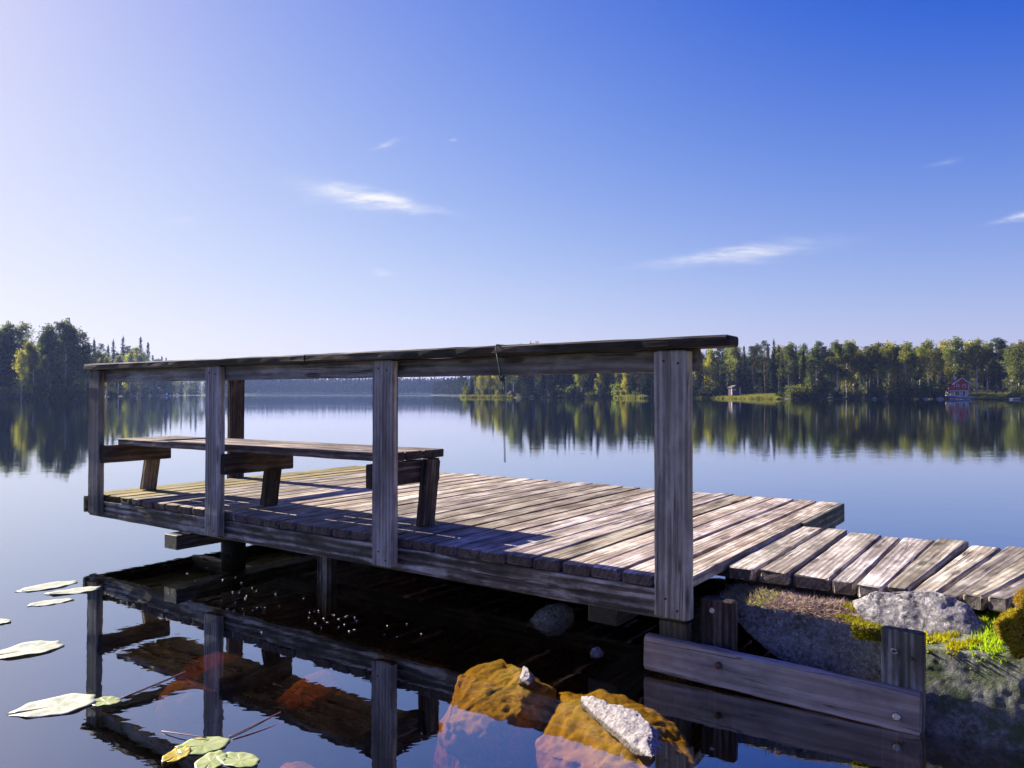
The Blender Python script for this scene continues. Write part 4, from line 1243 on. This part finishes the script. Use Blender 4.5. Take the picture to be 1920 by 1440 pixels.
# ------------------------------------------------------------------ cottage, shed, boats
M['red'] = simple('red_boards', (0.58, 0.07, 0.04), 0.8, 0, 0.2, 2.0)
M['white'] = simple('white_paint', (0.86, 0.84, 0.80), 0.6, 0, 0.06, 3.0)
M['plaster'] = simple('pale_plaster', (0.78, 0.68, 0.60), 0.8, 0, 0.12, 1.2)
M['roof'] = simple('dark_roof_felt', (0.10, 0.085, 0.08), 0.85, 0, 0.2, 2.0)
M['glass'] = simple('window_glass', (0.03, 0.035, 0.04), 0.08, 0, 0.1, 1.0, spec=0.8)
M['shedwood'] = simple('dark_red_shed_boards', (0.075, 0.035, 0.045), 0.85, 0, 0.25, 2.5)
M['blue'] = simple('blue_boat_paint', (0.10, 0.17, 0.42), 0.5, 0, 0.2, 2.0)
M['hull'] = simple('white_boat_hull', (0.72, 0.72, 0.74), 0.35, 0, 0.05, 1.5)
M['tarp'] = simple('blue_tarpaulin', (0.20, 0.28, 0.50), 0.55, 0, 0.2, 3.0, 0.3)


def boxm(x0, x1, y0, y1, z0, z1):
    vs = [(x, y, z_) for x in (x0, x1) for y in (y0, y1) for z_ in (z0, z1)]
    return mesh_from('box', vs, [(0, 1, 3, 2), (4, 6, 7, 5), (0, 4, 5, 1), (2, 3, 7, 6), (0, 2, 6, 4), (1, 5, 7, 3)])


def part(parent, name, mat, *b):
    return obj(name, boxm(*b), parent, mat)


def gable(parent, name, mat, x0, x1, y0, y1, z0, z1):
    xm = (x0 + x1) / 2
    vs = [(x0, y0, z0), (x1, y0, z0), (xm, y0, z1), (x0, y1, z0), (x1, y1, z0), (xm, y1, z1)]
    return obj(name, mesh_from('gable', vs, [(0, 1, 2), (5, 4, 3), (0, 3, 4, 1), (1, 4, 5, 2), (0, 2, 5, 3)]), parent, mat)


def slab(parent, name, mat, p0, p1, y0, y1, th):
    """roof slope between two points of the gable outline"""
    (xa, za), (xb, zb) = p0, p1
    nx, nz = -(zb - za), xb - xa
    ln = math.hypot(nx, nz); nx, nz = nx / ln * th, nz / ln * th
    if nz < 0: nx, nz = -nx, -nz
    vs = [(xa, y0, za), (xb, y0, zb), (xb + nx, y0, zb + nz), (xa + nx, y0, za + nz), (xa, y1, za), (xb, y1, zb), (xb + nx, y1, zb + nz), (xa + nx, y1, za + nz)]
    me = mesh_from('slab', vs, [(0, 1, 2, 3), (7, 6, 5, 4), (0, 4, 5, 1), (1, 5, 6, 2), (2, 6, 7, 3), (3, 7, 4, 0)])
    bm = bmesh.new(); bm.from_mesh(me); bmesh.ops.recalc_face_normals(bm, faces=bm.faces); bm.to_mesh(me); bm.free()
    return obj(name, me, parent, mat)


hd = shore_d(1800) + 6.5
hx, hy = ppt(1800, hd)
hz = 0.75
house = empty('cottage', Matrix.Translation((hx, hy, hz)) @ Matrix.Rotation(R(-14), 4, 'Z') @ Matrix.Diagonal((.92, .92, .92, 1)))
tag(house, 'red wooden cottage with white trim and pale ground floor on the right shore', 'cottage')
part(house, 'ground_floor_wall', M['plaster'], -2.4, 2.2, 0, 5, -.6, 1.65)
part(house, 'upper_wall', M['red'], -1.5, 2.25, -.05, 5, 1.65, 3.5)
gable(house, 'gable_wall', M['red'], -1.5, 2.25, -.05, 5, 3.5, 5.0)
for (a, b) in (((-1.95, 3.15), (.375, 5.02)), ((2.7, 3.15), (.375, 5.02))):
    rf = slab(house, 'roof', M['roof'], a, b, -.55, 5.4, .14)
    slab(rf, 'barge_board', M['white'], (a[0], a[1] - .02), (b[0], b[1] - .02), -.62, -.552, .22)
part(house, 'balcony', M['red'], -3.0, 1.0, -1.1, -.06, 1.65, 2.5)
part(house, 'balcony_edge', M['white'], -3.05, 1.05, -1.16, -.06, 1.5, 1.65)
for x in (-2.95, -1.7):
    part(house, 'balcony_post', M['white'], x, x + .15, -1.12, -.97, -.6, 1.5)
for x in (-1.53, 2.13):
    part(house, 'corner_board', M['white'], x, x + .16, -.1, -.052, 1.65, 3.5)


def window(parent, x0, x1, z0, z1, y):
    f = part(parent, 'window', M['white'], x0, x1, y - .05, y, z0, z1)
    part(f, 'pane', M['glass'], x0 + .1, (x0 + x1) / 2 - .04, y - .07, y - .052, z0 + .1, z1 - .1)
    part(f, 'pane', M['glass'], (x0 + x1) / 2 + .04, x1 - .1, y - .07, y - .052, z0 + .1, z1 - .1)


window(house, .55, 1.45, 2.2, 3.25, -.055)
window(house, -.9, -.2, 2.6, 3.3, -.055)
window(house, -1.2, -.2, .3, 1.3, -.005)
dr = part(house, 'door', M['glass'], .75, 1.25, -.05, -.005, -.3, 1.4)
part(dr, 'frame', M['white'], .6, .74, -.06, -.006, -.4, 1.5)
part(dr, 'frame', M['white'], 1.26, 1.4, -.06, -.006, -.4, 1.5)
part(house, 'chimney', M['plaster'], -.6, -.1, 2.5, 3.0, 4.2, 5.5)


def rowboat(name, loc, rot, ln, wd, hgt, mat, rim, label, cat='boat', cover=None, cabin=False):
    e = empty(name, Matrix.Translation(loc) @ Matrix.Rotation(rot, 4, 'Z'))
    tag(e, label, cat)
    n = 12
    verts, faces = [], []
    for i in range(n + 1):
        f = i / n
        w_ = wd / 2 * (math.sin(min(1, (1 - f) * 1.7 + .0) * math.pi / 2) ** .7) * (.8 + .2 * math.sin(f * math.pi)) + .02
        sheer = hgt * (1 + .35 * f * f)
        keel = hgt * .55 * f ** 5
        for (sx, zz_) in ((-1, sheer), (-.85, sheer * .45 + keel * .5), (-.3, keel), (.3, keel), (.85, sheer * .45 + keel * .5), (1, sheer)):
            verts.append((-ln / 2 + ln * f, sx * w_, zz_))
    for i in range(n):
        for k in range(5):
            b = i * 6 + k
            faces.append((b, b + 1, b + 7, b + 6))
    faces.append((0, 1, 2, 3, 4, 5))
    me = mesh_from('hull', verts, faces, True)
    h_ = obj('hull', me, e, mat)
    sol = h_.modifiers.new('thickness', 'SOLIDIFY'); sol.thickness = .05
    for sd in (0, 5):
        obj('gunwale', tube_mesh([Vector(verts[i * 6 + sd]) for i in range(n + 1)], .05, 6), e, rim)
    if cover:
        vs = []
        for i in range(n + 1):
            a, b = Vector(verts[i * 6]), Vector(verts[i * 6 + 5])
            vs += [a, a.lerp(b, .3) + Vector((0, 0, .22)), a.lerp(b, .7) + Vector((0, 0, .22)), b]
        obj('cover', mesh_from('cover', vs, [(i * 4 + k, i * 4 + k + 1, i * 4 + k + 5, i * 4 + k + 4) for i in range(n) for k in range(3)], True), e, cover)
    else:
        for f in (.3, .6):
            obj('thwart', boxm(-ln / 2 + ln * f - .12, -ln / 2 + ln * f + .12, -wd * .4, wd * .4, hgt * .62, hgt * .68), e, rim)
    if cabin:
        c_ = obj('cabin', mesh_from('cabin', [(-.9, -.8, hgt), (1.3, -.7, hgt), (1.3, .7, hgt), (-.9, .8, hgt), (-.8, -.65, hgt + 1.0), (.5, -.55, hgt + 1.0), (.5, .55, hgt + 1.0), (-.8, .65, hgt + 1.0)],
                                          [(0, 1, 5, 4), (1, 2, 6, 5), (2, 3, 7, 6), (3, 0, 4, 7), (4, 5, 6, 7)]), e, M['hull'])
        for sd in (-1, 1):
            obj('window', mesh_from('w', [(-.7, sd * .80, hgt + .35), (.7, sd * .72, hgt + .35), (.4, sd * .60, hgt + .85), (-.65, sd * .68, hgt + .85)], [(0, 1, 2, 3)]), c_, M['glass'])
    return e


bxp = ppt(1792, shore_d(1792) + .6)
rowboat('rowing_boat', (bxp[0], bxp[1], .22), R(168), 4.2, 1.4, .5, M['blue'], M['white'], 'blue rowing boat drawn up below the red cottage', cover=M['tarp'])
bxp = ppt(1811, shore_d(1811) - .2)
rowboat('rowing_boat', (bxp[0], bxp[1], .05), R(150), 3.6, 1.3, .45, M['tarp'], M['hull'], 'pale blue small boat at the water right of the covered one')
bxp = ppt(310, 395)
rowboat('motor_boat', (bxp[0], bxp[1], -.15), R(175), 5.6, 2.0, .75, M['hull'], M['hull'], 'white cabin boat moored at the distant left shore', cabin=True)
bxp = ppt(1905, shore_d(1905) - 1.0)
rowboat('rowing_boat', (bxp[0], bxp[1], -.05), R(20), 3.4, 1.3, .42, M['hull'], M['shedwood'], 'light grey rowing boat near the right picture edge')
bxp = ppt(1432, shore_d(1432) + .6)
rowboat('rowing_boat', (bxp[0], bxp[1], .12), R(8), 3.8, 1.3, .42, M['shedwood'], M['roof'], 'dark rowing boat on the grassy point')

sx_, sy_ = ppt(1380, shore_d(1380) + 10)
sz_ = 1.0 + max(.3, float(height_at([[sx_, sy_]])[0]))
shed = empty('shed', Matrix.Translation((sx_, sy_, sz_)) @ Matrix.Rotation(R(12), 4, 'Z'))
tag(shed, 'small dark red shed with white corner boards on the grassy clearing', 'shed')
part(shed, 'wall', M['shedwood'], -1.2, 1.2, 0, 2, -1.3, 1.75)
gable(shed, 'gable_wall', M['shedwood'], -1.2, 1.2, 0, 2, 1.75, 2.3)
for sgn in (-1, 1):
    slab(shed, 'roof', M['roof'], (sgn * 1.45, 1.62), (0, 2.32), -.25, 2.25, .08)
    part(shed, 'corner_board', M['white'], sgn * 1.2 - .08, sgn * 1.2 + .08, -.05, .08, -.3, 1.75)
window(shed, -.75, -.1, .9, 1.4, -.002)

# stones and planks at the far waterlines
for i, (px, wd, lab) in enumerate([(1437, 2.2, 'pale flat stone on the tip of the grassy point'), (1406, 2.6, 'grey stone in the middle of the clearing'), (1762, 3.0, 'pale shore stone left of the rowing boats'), (1735, 2.0, 'small shore stone left of the cottage'), (1640, 1.8, 'pale shore stone under the leaning birches'), (245, 4.5, 'pale stone on the far left shore near the moored boat'), (262, 4.0, 'rounded stone right behind the far left shore stone')]):
    d = shore_d(px) + (.3 if i != 1 else 9)
    X, Y = ppt(px, d)
    z0 = max(0.0, float(height_at([[X, Y]])[0]))
    pts = [Vector((math.cos(q) * wd / 2 * tr_r.uniform(.7, 1.1), math.sin(q) * wd / 3 * tr_r.uniform(.7, 1.1), tr_r.uniform(-.3, .15))) for q in np.linspace(0, 6, 9)] + [Vector((tr_r.uniform(-.3, .3) * wd, tr_r.uniform(-.2, .2) * wd, wd * tr_r.uniform(.2, .32))) for _ in range(4)]
    me = hull_rock(pts, sub=3, amp=.1, freq=.9, seed=i + 40, fine=.02)
    o = obj('shore_stone', me, None, M['dry_rock']); o.location = (X, Y, z0)
    tag(o, lab, 'stone')

# ------------------------------------------------------------------ haze
m, t = material('morning_haze')
pv = t.n('ShaderNodeVolumePrincipled', {'Color': (0.36, 0.50, 1.0, 1), 'Density': 0.00017, 'Anisotropy': 0.3})
out = t.n('ShaderNodeOutputMaterial', {'Volume': pv.outputs[0]})
bm = bmesh.new(); bmesh.ops.create_cube(bm, size=1.0)
for v in bm.verts:
    v.co = Vector((v.co.x * 9000, v.co.y * 9000, -16.0 if v.co.z < 0 else 60.0))
me = bpy.data.meshes.new('haze'); bm.to_mesh(me); bm.free(); me.materials.append(m)
tag(obj('haze', me), 'thin blue morning haze over the lake', 'haze', kind='stuff')
